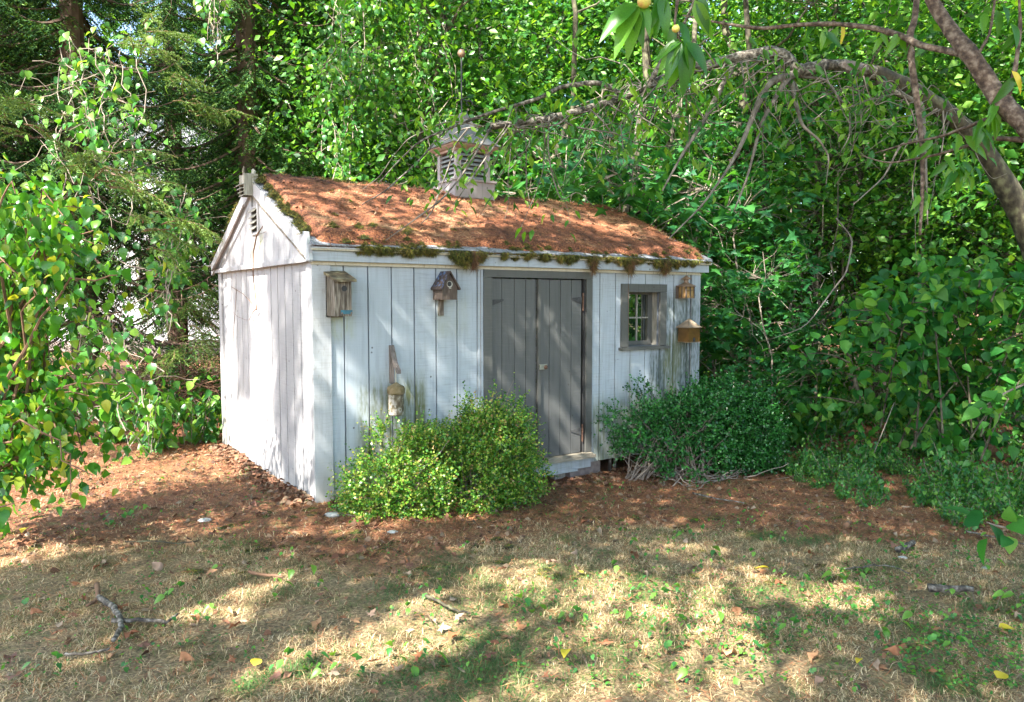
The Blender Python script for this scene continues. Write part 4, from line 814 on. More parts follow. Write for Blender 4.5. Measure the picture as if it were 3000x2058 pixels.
limb([(2340,225,6.6),(2420,232,6.6),(2460,290,6.55),(2490,330,6.5),(2490,400,6.4),(2460,450,6.4)],[.016,.014,.011,.009,.007,.004],tr,5)
limb([(2570,235,6.6),(2640,280,6.6),(2700,305,6.6),(2705,350,6.6),(2710,420,6.5),(2715,560,6.4),(2718,660,6.4)],[.03,.026,.022,.018,.014,.008,.005],tr,7)
limb([(2715,400,6.5),(2640,420,6.4),(2590,520,6.3),(2500,600,6.2)],[.012,.01,.007,.004],tr,5)
limb([(2150,190,6.6),(2110,260,6.5),(2060,360,6.4),(2000,450,6.3),(1940,560,6.2)],[.025,.022,.018,.012,.006],tr,6)
limb([(2450,640,6.3),(2500,700,6.2),(2480,800,6.1),(2440,850,6.1),(2360,960,6.0),(2240,1000,6.0)],[.008,.007,.007,.006,.004,.002],tr,5)
limb([(2560,1330,6.4),(2620,1180,6.4)],[.004,.003],tr,4)
ends=[]
for i in range(120):   # fine twiggery hanging from the limb
    px=R.uniform(1350,2800);py=np.interp(px,[1350,1700,2100,2300,2560,2700,2800],[380,330,190,170,230,300,340]);d0=R.uniform(6.1,6.7)
    P=[(px,py,d0)];a=R.uniform(-1.9,1.0);s=R.uniform(40,90)
    for k in range(R.randint(4,7)):
        a+=R.uniform(-.5,.5);P.append((P[-1][0]+math.sin(a)*s*.7,P[-1][1]+abs(math.cos(a))*s*(1 if R.random()<.8 else -.6),d0+R.uniform(-.1,.1)))
    ends.append(limb(P,np.linspace(R.uniform(.004,.009),.002,len(P)),tr,4))
buildp(tr,'twigs',M_twigd,pt)['kind']='stuff'
A=np.vstack(ends+[np.array([at(R.uniform(1500,1950),R.uniform(60,330),R.uniform(5.8,6.4))+rng.normal(size=3)*.1 for _ in range(260)])]);K=1000;P=A[rng.integers(0,len(A),K)]+rng.normal(size=(K,3))*.13
d,nn=leaf_frames(K,.5,.7);V,F,r=leaves(T6,P,d,nn,rng.uniform(.07,.13,K),.62);o=fast('leaves',V-np.array(pt.location),F,L_peachm,pt,r)
K=130;A=np.array([at(R.uniform(1200,1400),R.uniform(330,560),R.uniform(5.7,6.2)) for _ in range(60)]);P=A[rng.integers(0,60,K)]+rng.normal(size=(K,3))*.06;d,nn=leaf_frames(K,.5,.5);V,F,r=leaves(T6,P,d,nn,rng.uniform(.05,.09,K),.7);fast('leaves',V-np.array(pt.location),F,L_peachm,pt,r)
# nearer peach tree branch with single leaves and fruit
nb=thing('peach_branch','near smooth peach branch with long leaves crossing the upper right','branch',tuple(at(3000,360,3.0)))
BRS=[]
def BR():
    BRS.append(MB());return BRS[-1]
limb([(2700,-60,3.1),(2745,30,3.1),(2800,110,3.05),(2850,170,3.0),(2900,250,3.0),(2940,310,2.95),(3010,370,2.9),(3100,440,2.8)],[.022,.026,.03,.033,.034,.037,.037,.04],BR(),12)
limb([(2852,165,3.0),(2780,150,3.1),(2700,135,3.2),(2640,105,3.3),(2560,82,3.4),(2450,70,3.5),(2350,72,3.6),(2230,85,3.7),(2120,70,3.8),(2000,45,3.9)],[.02,.014,.013,.013,.012,.011,.010,.009,.007,.004],BR(),8)
limb([(2690,-40,3.3),(2680,60,3.3),(2665,100,3.3),(2670,180,3.3),(2685,280,3.3),(2700,400,3.3),(2705,520,3.3),(2695,690,3.3)],[.012,.014,.016,.015,.014,.012,.010,.006],BR(),7)
limb([(3000,400,3.0),(2960,350,3.0),(2890,350,3.0),(2840,370,3.1),(2760,400,3.2),(2660,420,3.3),(2560,450,3.4)],[.012,.01,.009,.008,.006,.004,.002],BR(),6)
limb([(3000,410,3.0),(2900,405,3.1),(2830,430,3.2),(2720,460,3.3),(2600,480,3.3),(2520,455,3.4)],[.012,.01,.008,.006,.004,.002],BR(),6)
limb([(2950,300,2.95),(2975,200,2.9),(2990,80,2.9),(2985,-20,2.9)],[.012,.009,.007,.004],BR(),6)
limb([(2860,170,3.0),(2900,100,3.0),(2915,0,3.0),(2920,-60,3.0)],[.007,.006,.005,.003],BR(),6)
limb([(1890,-60,2.5),(1880,-20,2.5),(1870,10,2.5)],[.008,.006,.004],BR(),6);limb([(2000,-60,2.5),(1985,0,2.5),(1975,80,2.5),(1995,125,2.5)],[.008,.006,.004,.003],BR(),6)
for b_ in BRS: buildp(b_,'branch',M_barkpeach,nb)
pl_me=fast('leaf',TL[0],TL[1],L_peach,link_it=False,smooth=True)
def orient(d,n):
    d=d/np.linalg.norm(d);x=np.cross(d,n);x/=np.linalg.norm(x);n=np.cross(x,d);return Matrix(((x[0],d[0],n[0]),(x[1],d[1],n[1]),(x[2],d[2],n[2]))).to_4x4()
def single(me,p,d,n,s,par,name='leaf',wd=1):
    o=bpy.data.objects.new(name,me);COL.objects.link(o);o.parent=par;M=Matrix.Translation(Vector(p)-Vector(par.location))@orient(np.array(d,float),np.array(n,float))@Matrix.Diagonal((s*wd,s,s,1));o.matrix_local=M;return o
for px,py,ddx,ddy,s in ((1872,15,-.55,.85,.19),(1868,20,-.25,1,.17),(1865,10,-.9,.75,.18),(1868,25,.03,1,.13),(1875,5,.35,1,.12),(1935,-10,.2,1,.14),(1950,-20,-.35,1,.14),(1985,60,.5,1,.13),(1975,75,-.15,1,.10),(1990,120,-.7,1,.12),(1995,122,-.45,1,.14),(1998,125,-.15,1,.15),(2002,125,.1,1,.17),(2008,125,.35,1,.12),(2012,122,.75,1,.13),(2000,118,-1,.55,.12),(2035,0,.45,1,.14),(2050,-10,.2,1,.12),(1930,-20,-.1,1,.12)):
    p=at(px,py,2.5);d=RT*ddx-UP*ddy+FH*R.uniform(-.4,.2);n=-FH+UP*R.uniform(.1,.9)+RT*R.uniform(-.6,.6);single(pl_me,p,d,n,s,nb)
for i in range(75):
    k=R.choice([(2640,105,3.3),(2560,82,3.4),(2440,70,3.5),(2350,72,3.6),(2670,180,3.3),(2680,120,3.3),(2990,80,2.9),(2975,200,2.9),(2915,20,3.),(2840,370,3.1),(2760,400,3.2),(2830,430,3.2),(2810,480,3.2),(2800,470,3.2),(2830,500,3.2),(2940,310,2.95),(2560,450,3.4),(2900,350,3.),(2700,560,3.3),(2720,400,3.3)])
    p=at(k[0]+R.uniform(-35,35),k[1]+R.uniform(-20,30),k[2]);d=RT*R.uniform(-.8,.8)-UP*R.uniform(.5,1)+FH*R.uniform(-.4,.4);n=-FH+UP*R.uniform(.1,.9)+RT*R.uniform(-.6,.6);o=single(pl_me,p,d,n,R.uniform(.07,.12),nb)
    if i in (3,20,41):
        o.material_slots[0].link='OBJECT';o.material_slots[0].material=M_yleaf;o['label']='yellowed peach leaf'
m_pe,n,l,p=mat('peach_skin');geo=N(n,'TexCoord');no=N(n,'TexNoise');no.inputs['Scale'].default_value=2;l.new(geo.outputs['Generated'],no.inputs[0]);r=ramp(n,[(.35,(.42,.42,.07)),(.6,(.5,.38,.08)),(.75,(.4,.16,.06))]);l.new(no.outputs[0],r.inputs[0]);l.new(r.outputs[0],p.inputs['Base Color']);p.inputs['Roughness'].default_value=.6
for px,py,rd in ((1887,5,.023),(1980,85,.013)):
    c=at(px,py,2.48);pr=[(rd*math.sin(a)*(1 if a>.3 else .9),-rd*math.cos(a)*.95) for a in np.linspace(.05,3.09,12)]
    o=MB().lathe(pr,(0,0,0),20).build('peach',m_pe,nb,True);o.matrix_local=Matrix.Translation(Vector(c)-Vector(nb.location))
# ---- big leafy shrub on the left
def fill_shrub(name,label,cat,spine,nleaf,nobj,T,lsize,leafm,leafo,stemm,spread,loc,wd=1.,facing=(-.3,-.7,.7),droop=.9,group=None,tiltn=.6):
    t=thing(name,label,cat,loc,group);m_=MB();lo=np.array(loc);cl=[]
    for Q in spine:
        m_.tube(Q-lo,np.linspace(.011,.003,len(Q)),5,False);cl.append(Q)
    m_.build('stems',stemm,t);A=np.vstack(cl);P=A[rng.integers(0,len(A),nleaf)]+rng.normal(size=(nleaf,3))*spread
    P[:,2]=np.maximum(P[:,2],ground_z(P[:,0],P[:,1])+.04);nn=rng.normal(size=(nleaf,3))*tiltn+np.array(facing);d=rng.normal(size=(nleaf,3))*.55+np.array([0,0,-droop]);sz=lsize*rng.uniform(.55,1.15,nleaf)
    dist=np.linalg.norm(P-CAM,axis=1);rel=P-CAM;u=(rel@RT)/(rel@FW);vis=(np.abs(u)<.70)&((rel@FW)>0);o_=np.argsort(np.where(vis,dist,99));ob=o_[:nobj];rest=o_[nobj:]
    me=fast('leaf',T[0],T[1],leafo,link_it=False,smooth=True)
    for i in ob: single(me,P[i],d[i],nn[i],sz[i],t,wd=wd)
    V,F,r=leaves(T,P[rest]-lo,d[rest],nn[rest],sz[rest],wd);fast('leaves',V,F,leafm,t,r,kind='stuff');return t
sp=[]
bx_,by_=col(60,4.9)
for i in range(84):
    px=R.uniform(-300,400);py=R.uniform(540,1460);lim=np.interp(py,[540,700,850,1000,1250,1400,1460],[150,330,400,420,390,330,200])
    px=px if px<lim else lim-R.random()*160;e=at(px,py,R.uniform(4.1,5.3));c=(bx_+R.uniform(-.5,.1),by_+R.uniform(-.3,.5),0)
    mid=np.array([(c[0]+e[0])/2,(c[1]+e[1])/2,max(e[2]+.35,.9+R.random()*.7)]);t=np.linspace(0,1,12)[:,None];Q=(1-t)**2*np.array(c)+2*t*(1-t)*mid+t*t*e;Q+=rng.normal(size=Q.shape)*.03;sp.append(Q[3:] if i%2 else Q[2:])
fill_shrub('leafy_shrub','big sunlit shrub of broad green and yellowing leaves on the left edge','shrub',sp,5200,290,TO,.080,L_shrub,L_shrubo,M_twigred,.085,(bx_,by_,gz(bx_,by_)),1.0,tiltn=.95)
sp=[bent(at(-60,1500,4.2),at(40,1475,4.0),8,.2),bent(at(-60,1560,4.1),at(10,1580,4.),6,.2)]
fill_shrub('low_shoot','low shoot of bright leaves poking in at the left edge near the ground','shoot',sp,16,16,TO,.10,L_shrub,L_shrubo,M_twigred,.03,tuple(at(-100,1560,4.2)),1.1)
# ---- large-leaved shrub on the right
sp=[];bx_,by_=col(2780,7.6)
for i in range(60):
    px=R.uniform(2330,3250);top=np.interp(px,[2300,2450,2600,3000,3250],[930,860,800,760,760]);py=R.uniform(top,1180) if R.random()<.6 else R.uniform(top,top+120);e=at(px,py,R.uniform(6.9,8.3));c=np.array([bx_+R.uniform(-.7,.9),by_+R.uniform(-.6,.6),-.17]);mid=np.array([(c[0]+e[0])/2,(c[1]+e[1])/2,e[2]+.1]);t=np.linspace(0,1,10)[:,None];sp.append(((1-t)**2*c+2*t*(1-t)*mid+t*t*e)[6 if i%3 else 1:])
fill_shrub('broad_leaved_shrub','large shaded shrub with broad heart-shaped leaves at the right edge','shrub',sp,1900,290,TO,.135,L_big,L_bigo,M_barkdark,.12,(bx_,by_,gz(bx_,by_)),1.2,(-.2,-.5,1.),.25)
sp=[]
bx2,by2=col(2980,3.9)
fill_shrub('low_shoot','cluster of very large shaded leaves low at the right edge','shoot',[bent(at(3050,1570,3.9),at(2890,1530,3.8),6,.1)],11,11,TO,.14,L_big,L_bigo,M_twig,.05,tuple(at(3060,1600,3.9)),1.3,(-.2,-.4,1.),.2)
fill_shrub('low_shoot','arching shoot of large oval leaves at right edge under the broad shrub','shoot',[bent(at(3060,1080,5.2),at(2870,1200,5.0),6,.1)],16,16,TO,.13,L_big,L_bigo,M_twig,.06,tuple(at(3100,1300,5.2)),1.0,(-.2,-.4,1.),.4)
# ---- herbs and seedlings
def herb(label,nst,h,nleaf,lsize,T=T6,wd=1,sp_=.25,leafm=L_herb,name='herb_clump',cat='plant',group=None):
    t=thing(name,label,cat,(0,0,0),group);m_=MB();P=[]
    for i in range(nst):
        a=R.uniform(0,6.28);l_=R.uniform(.4,1)*sp_;hh=h*R.uniform(.6,1.05);Q=bent((math.cos(a)*l_*.3,math.sin(a)*l_*.3,0),(math.cos(a)*l_,math.sin(a)*l_,hh),6,.15);rs=min(1,h/.45)*.9;m_.tube(Q,[.006*rs,.005*rs,.005*rs,.004*rs,.003*rs,.002*rs],4,False)
        k=nleaf//nst;ts=rng.uniform(.25,1,k);ii=(ts*4.99).astype(int);P.append(Q[ii]+(Q[ii+1]-Q[ii])*((ts*4.99)%1)[:,None])
    m_.build('stems',M_twig,t);P=np.vstack(P);K=len(P);P=P+rng.normal(size=(K,3))*.04;d,nn=leaf_frames(K,.4,.35);V,F,r=leaves(T,P,d,nn,lsize*rng.uniform(.6,1.15,K),wd);fast('leaves',V,F,leafm,t,r);return t
HG='leafy plants of the undergrowth on the right';HL='leafy green herb clump in the shaded undergrowth on the right'
hp=[herb(HL,9,.6,260,.10,TO,1.0,.42,group=HG),herb(HL,12,.45,420,.06,T6,1.1,.45,group=HG),herb(HL,7,.75,170,.13,TO,.9,.4,group=HG,leafm=L_big)]
first=[True]*3
for i in range(74):
    px=R.uniform(2270,3100);lo_=np.interp(px,[2270,2450,2600,2800,3100],[1300,1420,1430,1480,1510]);py=R.uniform(1170,lo_);g_=onp(px,py,2,-.17);k=R.choice([0,1,1,2]) if py<1380 else R.choice([1,1,0])
    o=hp[k] if first[k] else copy_tree(hp[k]);first[k]=False;put(o,g_[0],g_[1],R.uniform(.7,1.15) if py<1350 else R.uniform(.4,.75),R.uniform(0,6.28))
for i in range(44):
    px=R.uniform(2250,3080);lo_=np.interp(px,[2270,2450,2600,2800,3100],[1330,1450,1470,1530,1560]);py=R.uniform(lo_-90,lo_+40);g_=onp(px,py,2,-.17);put(copy_tree(hp[R.choice([0,1])]),g_[0],g_[1],R.uniform(.25,.5),R.uniform(0,6.28))
HG2='bright leafy plants between the left shrub and the shed';HL2='sunlit leafy plant between the left shrub and the gable wall'
h2=herb(HL2,6,.6,95,.13,TO,.8,.32,group=HG2,leafm=L_vine);f_=True
for px,py in ((360,1300),(430,1330),(500,1310),(560,1300),(610,1290),(655,1270),(400,1240),(470,1220),(540,1235),(620,1220),(320,1210),(300,1300),(580,1180)):
    g_=onp(px,py,2,-.02);o=h2 if f_ else copy_tree(h2);f_=False;put(o,g_[0],g_[1],R.uniform(.9,1.35),R.uniform(0,6.28))
# seedlings scattered on the ground
HG3='small green seedlings dotted over the ground';HL3='tiny green seedling growing in the needle litter and lawn'
hs3=[herb(HL3,3,.05,9,.035,T6,1.2,.05,group=HG3,name='seedling',cat='seedling'),herb(HL3,3,.07,14,.028,T6,1.2,.07,group=HG3,name='seedling',cat='seedling'),herb(HL3,2,.06,5,.055,TO,.9,.05,group=HG3,name='seedling',cat='seedling')];ff=[True]*3
for i in range(230):
    px=R.uniform(0,3000);py=R.uniform(1330,2040)
    if px<1700 and R.random()<.45: px=R.uniform(1800,3000);py=R.uniform(1500,2040)
    g_=onp(px,py,2,-.08)
    if g_[0]>-.03 and g_[1]>-.03: continue
    k=R.choice([0,1,1,2]);o=hs3[k] if ff[k] else copy_tree(hs3[k]);ff[k]=False;put(o,g_[0],g_[1],R.uniform(.6,1.3),R.uniform(0,6.28),z=gz(g_[0],g_[1])+.028)
# ---- boxwood and holly
def shell_bush(t,blobs,nshoot,nl,lsz,leafm,shoot=(.05,.16),T=T2,wd=1,seed=1,stem=M_twig,gapn=.4,updir=.35,long_=.12,nstem=60,inner=.6):
    lo=np.array(t.location);wt=np.array([b[3]*b[5] for b in blobs]);wt/=wt.sum();idx=rng.choice(len(blobs),nshoot,p=wt);B=np.array(blobs)[idx]
    u=rdir(nshoot);u[:,2]=np.where(u[:,2]<-.75,-u[:,2],u[:,2]);k=rng.uniform(inner,1.,nshoot)**.6
    k*=1+.42*(fbm(u[:,0]*3+7+B[:,0]*3,u[:,2]*3+u[:,1]*3+5,seed,3)-.5)*2
    base=B[:,:3]+u*B[:,3:6]*k[:,None];base[:,2]=np.maximum(base[:,2],ground_z(base[:,0],base[:,1])+.015)
    keep=fbm(base[:,0]*7,base[:,2]*7+base[:,1]*6,seed+1,2)>gapn;base=base[keep];u=u[keep];n=len(base)
    d=nrm(u*.8+rng.normal(size=(n,3))*.45+np.array([0,0,updir]));ln=rng.uniform(*shoot,n);lg=rng.random(n)<.10;ln[lg]+=rng.random(lg.sum())*long_
    s=np.linspace(.05,1,nl);P=(base[:,None]+d[:,None]*ln[:,None,None]*s[None,:,None]).reshape(-1,3);D=np.repeat(d,nl,0);sd_=nrm(np.cross(D,rng.normal(size=D.shape)))
    dd=D*.7+sd_*.9+rng.normal(size=D.shape)*.2;nn=rng.normal(size=D.shape)*.5+D*.3+np.array([-.1,-.3,.9]);V,F,r=leaves(T,P-lo,dd,nn,lsz*rng.uniform(.6,1.2,len(P)),wd)
    r=np.clip(r*.75+np.repeat(np.repeat(rng.random(n)**2*.35,nl),len(T[1])),0,1);fast('foliage',V,F,leafm,t,r)
    m_=MB()
    for i in rng.integers(0,n,nstem):
        b=blobs[rng.integers(len(blobs))];root=np.array([b[0]+R.uniform(-.1,.1),b[1]+R.uniform(-.1,.1),gz(b[0],b[1])-.02]);m_.tube(bent(root,base[i]+d[i]*ln[i]*.8,6,.2)-lo,[.012,.009,.006,.004,.003,.0015],4,False)
    m_.build('stems',stem,t)
t=thing('boxwood_bush','yellow-green boxwood bush at the left, in front of the birdhouse wall','bush',(.62,-.42,gz(.62,-.42)))
shell_bush(t,[(.58,-.40,.20,.44,.36,.40),(.38,-.42,.12,.34,.30,.33),(.80,-.50,.12,.36,.33,.38)],4300,9,.021,L_box,wd=1.15,T=TR)
t=thing('boxwood_bush','greener boxwood bush touching the left one, in front of the doors','bush',(1.5,-.42,gz(1.5,-.42)))
shell_bush(t,[(1.34,-.34,.24,.40,.34,.46),(1.48,-.40,.14,.30,.30,.38),(1.12,-.45,.12,.34,.33,.38)],4600,9,.021,L_box,wd=1.15,seed=4,T=TR)
t=thing('holly_bush','straggly dark glossy bush with bare twigs under the window','bush',(3.6,-.5,gz(3.6,-.5)))
shell_bush(t,[(3.35,-.42,.30,.52,.32,.24),(3.75,-.50,.32,.45,.38,.33),(3.0,-.35,.42,.25,.22,.12),(3.55,-.62,.02,.45,.28,.13)],2300,11,.026,L_holly,wd=1.2,seed=6,T=TR,shoot=(.08,.22),updir=.1,gapn=.42,nstem=70)
t=thing('holly_bush','dense dark rounded bush at the right corner of the shed','bush',(4.35,-.5,gz(4.35,-.5)))
shell_bush(t,[(4.2,-.50,.20,.44,.42,.46),(4.35,-.6,.05,.36,.36,.38),(4.05,-.4,.30,.32,.32,.34)],4200,10,.026,L_holly,wd=1.2,seed=7,T=TR)
t=thing('holly_sprig','small sprig of glossy leaves rising before the wall below the window','sprig',(3.3,-.3,.5));shell_bush(t,[(3.2,-.2,.70,.10,.08,.08),(3.28,-.22,.55,.06,.06,.10)],45,8,.028,L_holly,T=TR,shoot=(.04,.1),nstem=3,gapn=.1)
# bare twigs below holly
m_=MB()
for i in range(36):
    a=np.array([R.uniform(3.0,4.0),R.uniform(-.9,-.5),0]);a[2]=gz(a[0],a[1])+.01;b=a+np.array([R.uniform(-.5,.5),R.uniform(-.25,.2),R.uniform(0,.16)]);m_.tube(bent(a,b,6,.3),[.007,.006,.005,.004,.003,.002],4)
tag(m_.build('dead_twigs',M_twig),'tangle of pale dead twigs lying under the straggly glossy bush','twigs')
# brush pile behind on the left
m_=MB()
for i in range(420):
    x,y=col(R.uniform(390,660),R.uniform(9.5,12.));z=R.uniform(0,.75);a=R.uniform(0,6.28);l_=R.uniform(.2,.7);m_.tube(bent((x,y,z),(x+math.cos(a)*l_,y+math.sin(a)*l_,z+R.uniform(-.25,.3)),5,.35),[.008,.007,.005,.004,.002],3,False)
o=m_.build('brush_pile',M_twigred,None);tag(o,'heap of reddish brown dead twigs behind the shed on the left','brush pile',kind='stuff')
# ================================================================ WHITE HOUSE BEHIND
hx,hy=col(520,24);hyaw=-YAW+math.radians(25);ho=thing('white_house','white house with a dark window seen through the spruces at left','house',(hx,hy,-.1),rz=-YAW+math.radians(8))
def hb(name,a,b,m,par=ho): return MB().box(a,b).build(name,m,par)
M_hw=noisemat('house_white',[(.3,(.74,.75,.78)),(.7,(.82,.83,.86))],3,rough=.6)
hb('wall',(-6,.0,.4),(-1.12,5,6.2),M_hw);hb('wall',(.42,0,.4),(5,5,6.2),M_hw);hb('wall',(-1.119,.0,.4),(.419,.3,1.72),M_hw);hb('wall',(-1.119,0,3.3),(.419,.3,6.2),M_hw);hb('foundation',(-6.05,-.03,-.3),(5.05,5.05,.39),M_block)
MB().prism([(-6.4,-.5,6.2),(-6.4,5.5,6.2),(-6.4,2.5,8.6)],(11.8,0,0)).build('roof',M_shingle,ho)
wn=hb('window',(-1.118,.12,1.721),(.418,.2,3.299),M_glass,ho)
for a,b in (((-1.2,-.04,1.68),(.5,-.001,1.76)),((-1.2,-.04,3.26),(.5,-.001,3.36)),((-1.2,-.04,1.761),(-1.1,-.001,3.259)),((.28,-.05,1.761),(.5,-.001,3.259)),((-.42,.08,1.765),(-.36,.12,3.25)),((-1.09,.08,2.48),(.27,.12,2.53))): hb('frame',a,b,M_pale,wn)
fl=thing('flower_box','window box of pink flowers on the white house window','flower box',tuple(Vector(ho.matrix_basis@Vector((0,0,0)))),)
fl.rotation_euler=ho.rotation_euler
M_pink=varmat('pink_petals',[(.6,.03,.10),(.75,.10,.2),(.8,.3,.4)],.6)
MB().box((-.6,-.3,2.2),(.25,-.06,2.4)).build('box',M_bdark,fl)
K=500;P=rng.uniform([-.6,-.32,2.4],[.25,-.05,2.68],(K,3));d,nn=leaf_frames(K,1);V,F,r=leaves(TR,P,d,nn,.07,1.2);fast('flowers',V,F,M_pink,fl,r)
# ================================================================ UNSEEN TREES, CROWNS SHAPED TO CAST THE WANTED SHADE AND SUN PATCHES
def gp(px,py):
    q=onp(px*1.2909,py*1.2909,2,-.06);return q[0],q[1]
LIT=[([(540,1590),(620,1530),(760,1478),(850,1450),(900,1395),(960,1385),(1060,1425),(1075,1470),(960,1500),(800,1530),(700,1535),(600,1580)],.96),
 ([(1085,1335),(1190,1292),(1290,1300),(1215,1385),(1180,1410),(1090,1395)],.93),([(1245,1400),(1300,1330),(1420,1325),(1560,1350),(1640,1390),(1660,1450),(1520,1500),(1420,1475),(1320,1440)],.93),
 ([(1585,1305),(1700,1285),(1790,1325),(1850,1295),(1975,1355),(1900,1380),(1760,1350),(1600,1345)],.85),([(1100,1640),(1130,1590),(1250,1535),(1450,1505),(1600,1470),(1740,1515),(1780,1560),(1640,1640)],.9),
 ([(430,1415),(490,1385),(640,1318),(665,1335),(560,1405)],.9),([(85,1245),(180,1215),(280,1205),(260,1228),(110,1262)],.9),([(420,1060),(560,1060),(690,1130),(705,1165),(560,1130)],.8),
 ([(1450,1225),(1560,1215),(1630,1245),(1520,1265)],.6),([(650,1205),(860,1200),(850,1222),(680,1225)],.7),([(1150,1420),(1220,1390),(1240,1450),(1170,1480)],.6),([(400,1040),(520,1040),(600,1090),(440,1080)],.7),([(180,1220),(280,1200),(280,1215),(200,1235)],.7)]
POLY=[(np.array([gp(*q) for q in P]),a) for P,a in LIT]
def inpoly(x,y,P):
    c=np.zeros(len(x),bool);n=len(P);j=n-1
    for i in range(n):
        xi,yi=P[i];xj,yj=P[j];q=((yi>y)!=(yj>y))&(x<(xj-xi)*(y-yi)/(yj-yi+1e-12)+xi);c^=q;j=i
    return c
POLY=[(P.mean(0)+(P-P.mean(0))*1.0+nrm(P-P.mean(0))*.15,a) for P,a in POLY]
def shade_density(x,y):   # leaf density wanted over the ground point hit by the sun ray
    D=np.full(len(x),.97)
    jx=x+.10*(fbm(x*3,y*3,1,3)-.5)*2;jy=y+.10*(fbm(x*3+5,y*3,2,3)-.5)*2
    for P,a in POLY: D=np.where(inpoly(jx,jy,P),1-a,D)
    D=np.where((y>-.9)&(y<-.05)&(x>.1)&(x<1.15),.22,D)      # left boxwood is lit
    wall=(y>=-.05)&(y<.72);D=np.where(wall,.80,D)
    D=np.where(wall&(fbm(x*2.2-y*1.5,y*1.2,3,3)>.60),.12,D)
    gab=(y>=.0)&(x<.3+1.7)&(y>x*.44*1.0+.0);GB=gab&(x<1.9)&(y<3.8);zz=x/.82;yy=y-.44*x+.12*(fbm(x*2,y*2,6,2)-.5)*2
    s_=1-np.clip(zz/1.8,0,1);b1=(yy>.24+.30*s_)&(yy<1.28-.45*s_);b2=(yy>1.85)&(yy<2.4-.2*s_)&(zz>.6);b3=(zz>1.86)&(yy>.35)&(yy<1.0)
    D=np.where(GB,np.where(b1|b2,.88,np.where(b3,.6,.02)),D)
    rf=(y>=.72)&(x>=1.62);D=np.where(rf,np.where(fbm(x*1.2,y*1.2,2,3)>.47,.75,.25),D)
    D=np.where((x>4.2)&(x<5.5)&(y>2.1)&(y<3.1),.85,D);D=np.where((x<-.6)&(y>-.3),.05,D)                       # left shrub and behind it: sun
    D=np.where((x<.3)&(y>3),.25,D)
    D=np.where((y>3.2)&(x>.3),np.where(fbm(x*.9,y*.9,11,3)>.58,.45,.0),D);D=np.where((x>6.5)&(y<3.2),np.where(fbm(x*1.1,y*1.1,9,3)>.5,.85,.2),D)
    return np.where((x>2)&(x<9)&(y<3.0)&(y>-6)&~rf&~wall&(D>.9),.97,D)
def canopy():
    gx,gy=np.meshgrid(np.arange(-3.5,12,.04),np.arange(-6.5,11.,.04),indexing='ij');x=gx.ravel();y=gy.ravel();K=len(x);x=x+rng.uniform(0,.04,K);y=y+rng.uniform(0,.04,K)
    keep=rng.random(K)<shade_density(x,y)**1.0;x=x[keep];y=y[keep];K=len(x)
    low=np.where(x>4,7.2,np.where(y>2,7.5,5.6));low=np.where((y>0)&(y>x*.44)&(x<2),9.5,low);h=low+rng.random(K)**1.4*2.6;t=h/SUN[2];P=np.stack([x+SUN[0]*t,y+SUN[1]*t,h],1)
    rel=P-CAM;f_=rel@FW;vis=(f_>.2)&(np.abs(rel@RT)/np.maximum(f_,.01)<.75)&((rel@UP)/np.maximum(f_,.01)<.52);P=P[~vis];K=len(P)
    trunks=np.array([[-6.6,-7.2],[-3.2,-9.0],[-8.2,-3.4],[.6,-8.8],[-9.,.5]]);lab=['tall broadleaf tree shading the lawn from behind on the left','tall broadleaf tree directly behind the viewer','broad tree beyond the left edge shading the gable','broadleaf tree behind on the right shading the doors','leafy tree far left of the shed']
    a=np.argmin(((P[:,None,:2]-trunks[None]*[.55,.55])**2).sum(2),1)
    for i,(tx,ty) in enumerate(trunks):
        Q=P[a==i];
        if len(Q)<50: continue
        t=thing('unseen_shade_tree',lab[i],'tree',(tx,ty,gz(tx,ty)));lo=np.array(t.location);m_=MB();Pk=bent((0,0,-.2),(0,0,6.5),7,.15);m_.tube(Pk,np.linspace(.24,.1,7),10)
        for j in range(15):
            e=Q[R.randrange(len(Q))]-lo+[0,0,.3];m_.tube(bent(Pk[R.randint(3,6)],e,8,.12),np.linspace(.035,.006,8),5)
        m_.build('trunk',M_barkgrey,t);d,nn=leaf_frames(len(Q),.5);V,F,r=leaves(TR,Q-lo,d,nn,rng.uniform(.115,.15,len(Q)));fast('crown',V,F,L_forest2,t,r)
canopy()
for x,y,k in ((10.5,-3.5,0),(11,-7,2),(7,-11,0),(14,-5.5,3),(10,-10,1)):  # unseen trees added so the window panes mirror sunlit leaves
    o=copy_tree(protos[k]);put(o,x,y,1,R.uniform(0,6),'leafy tree added out of view on the right front side for the window reflection');o['group']='trees out of view on the right'
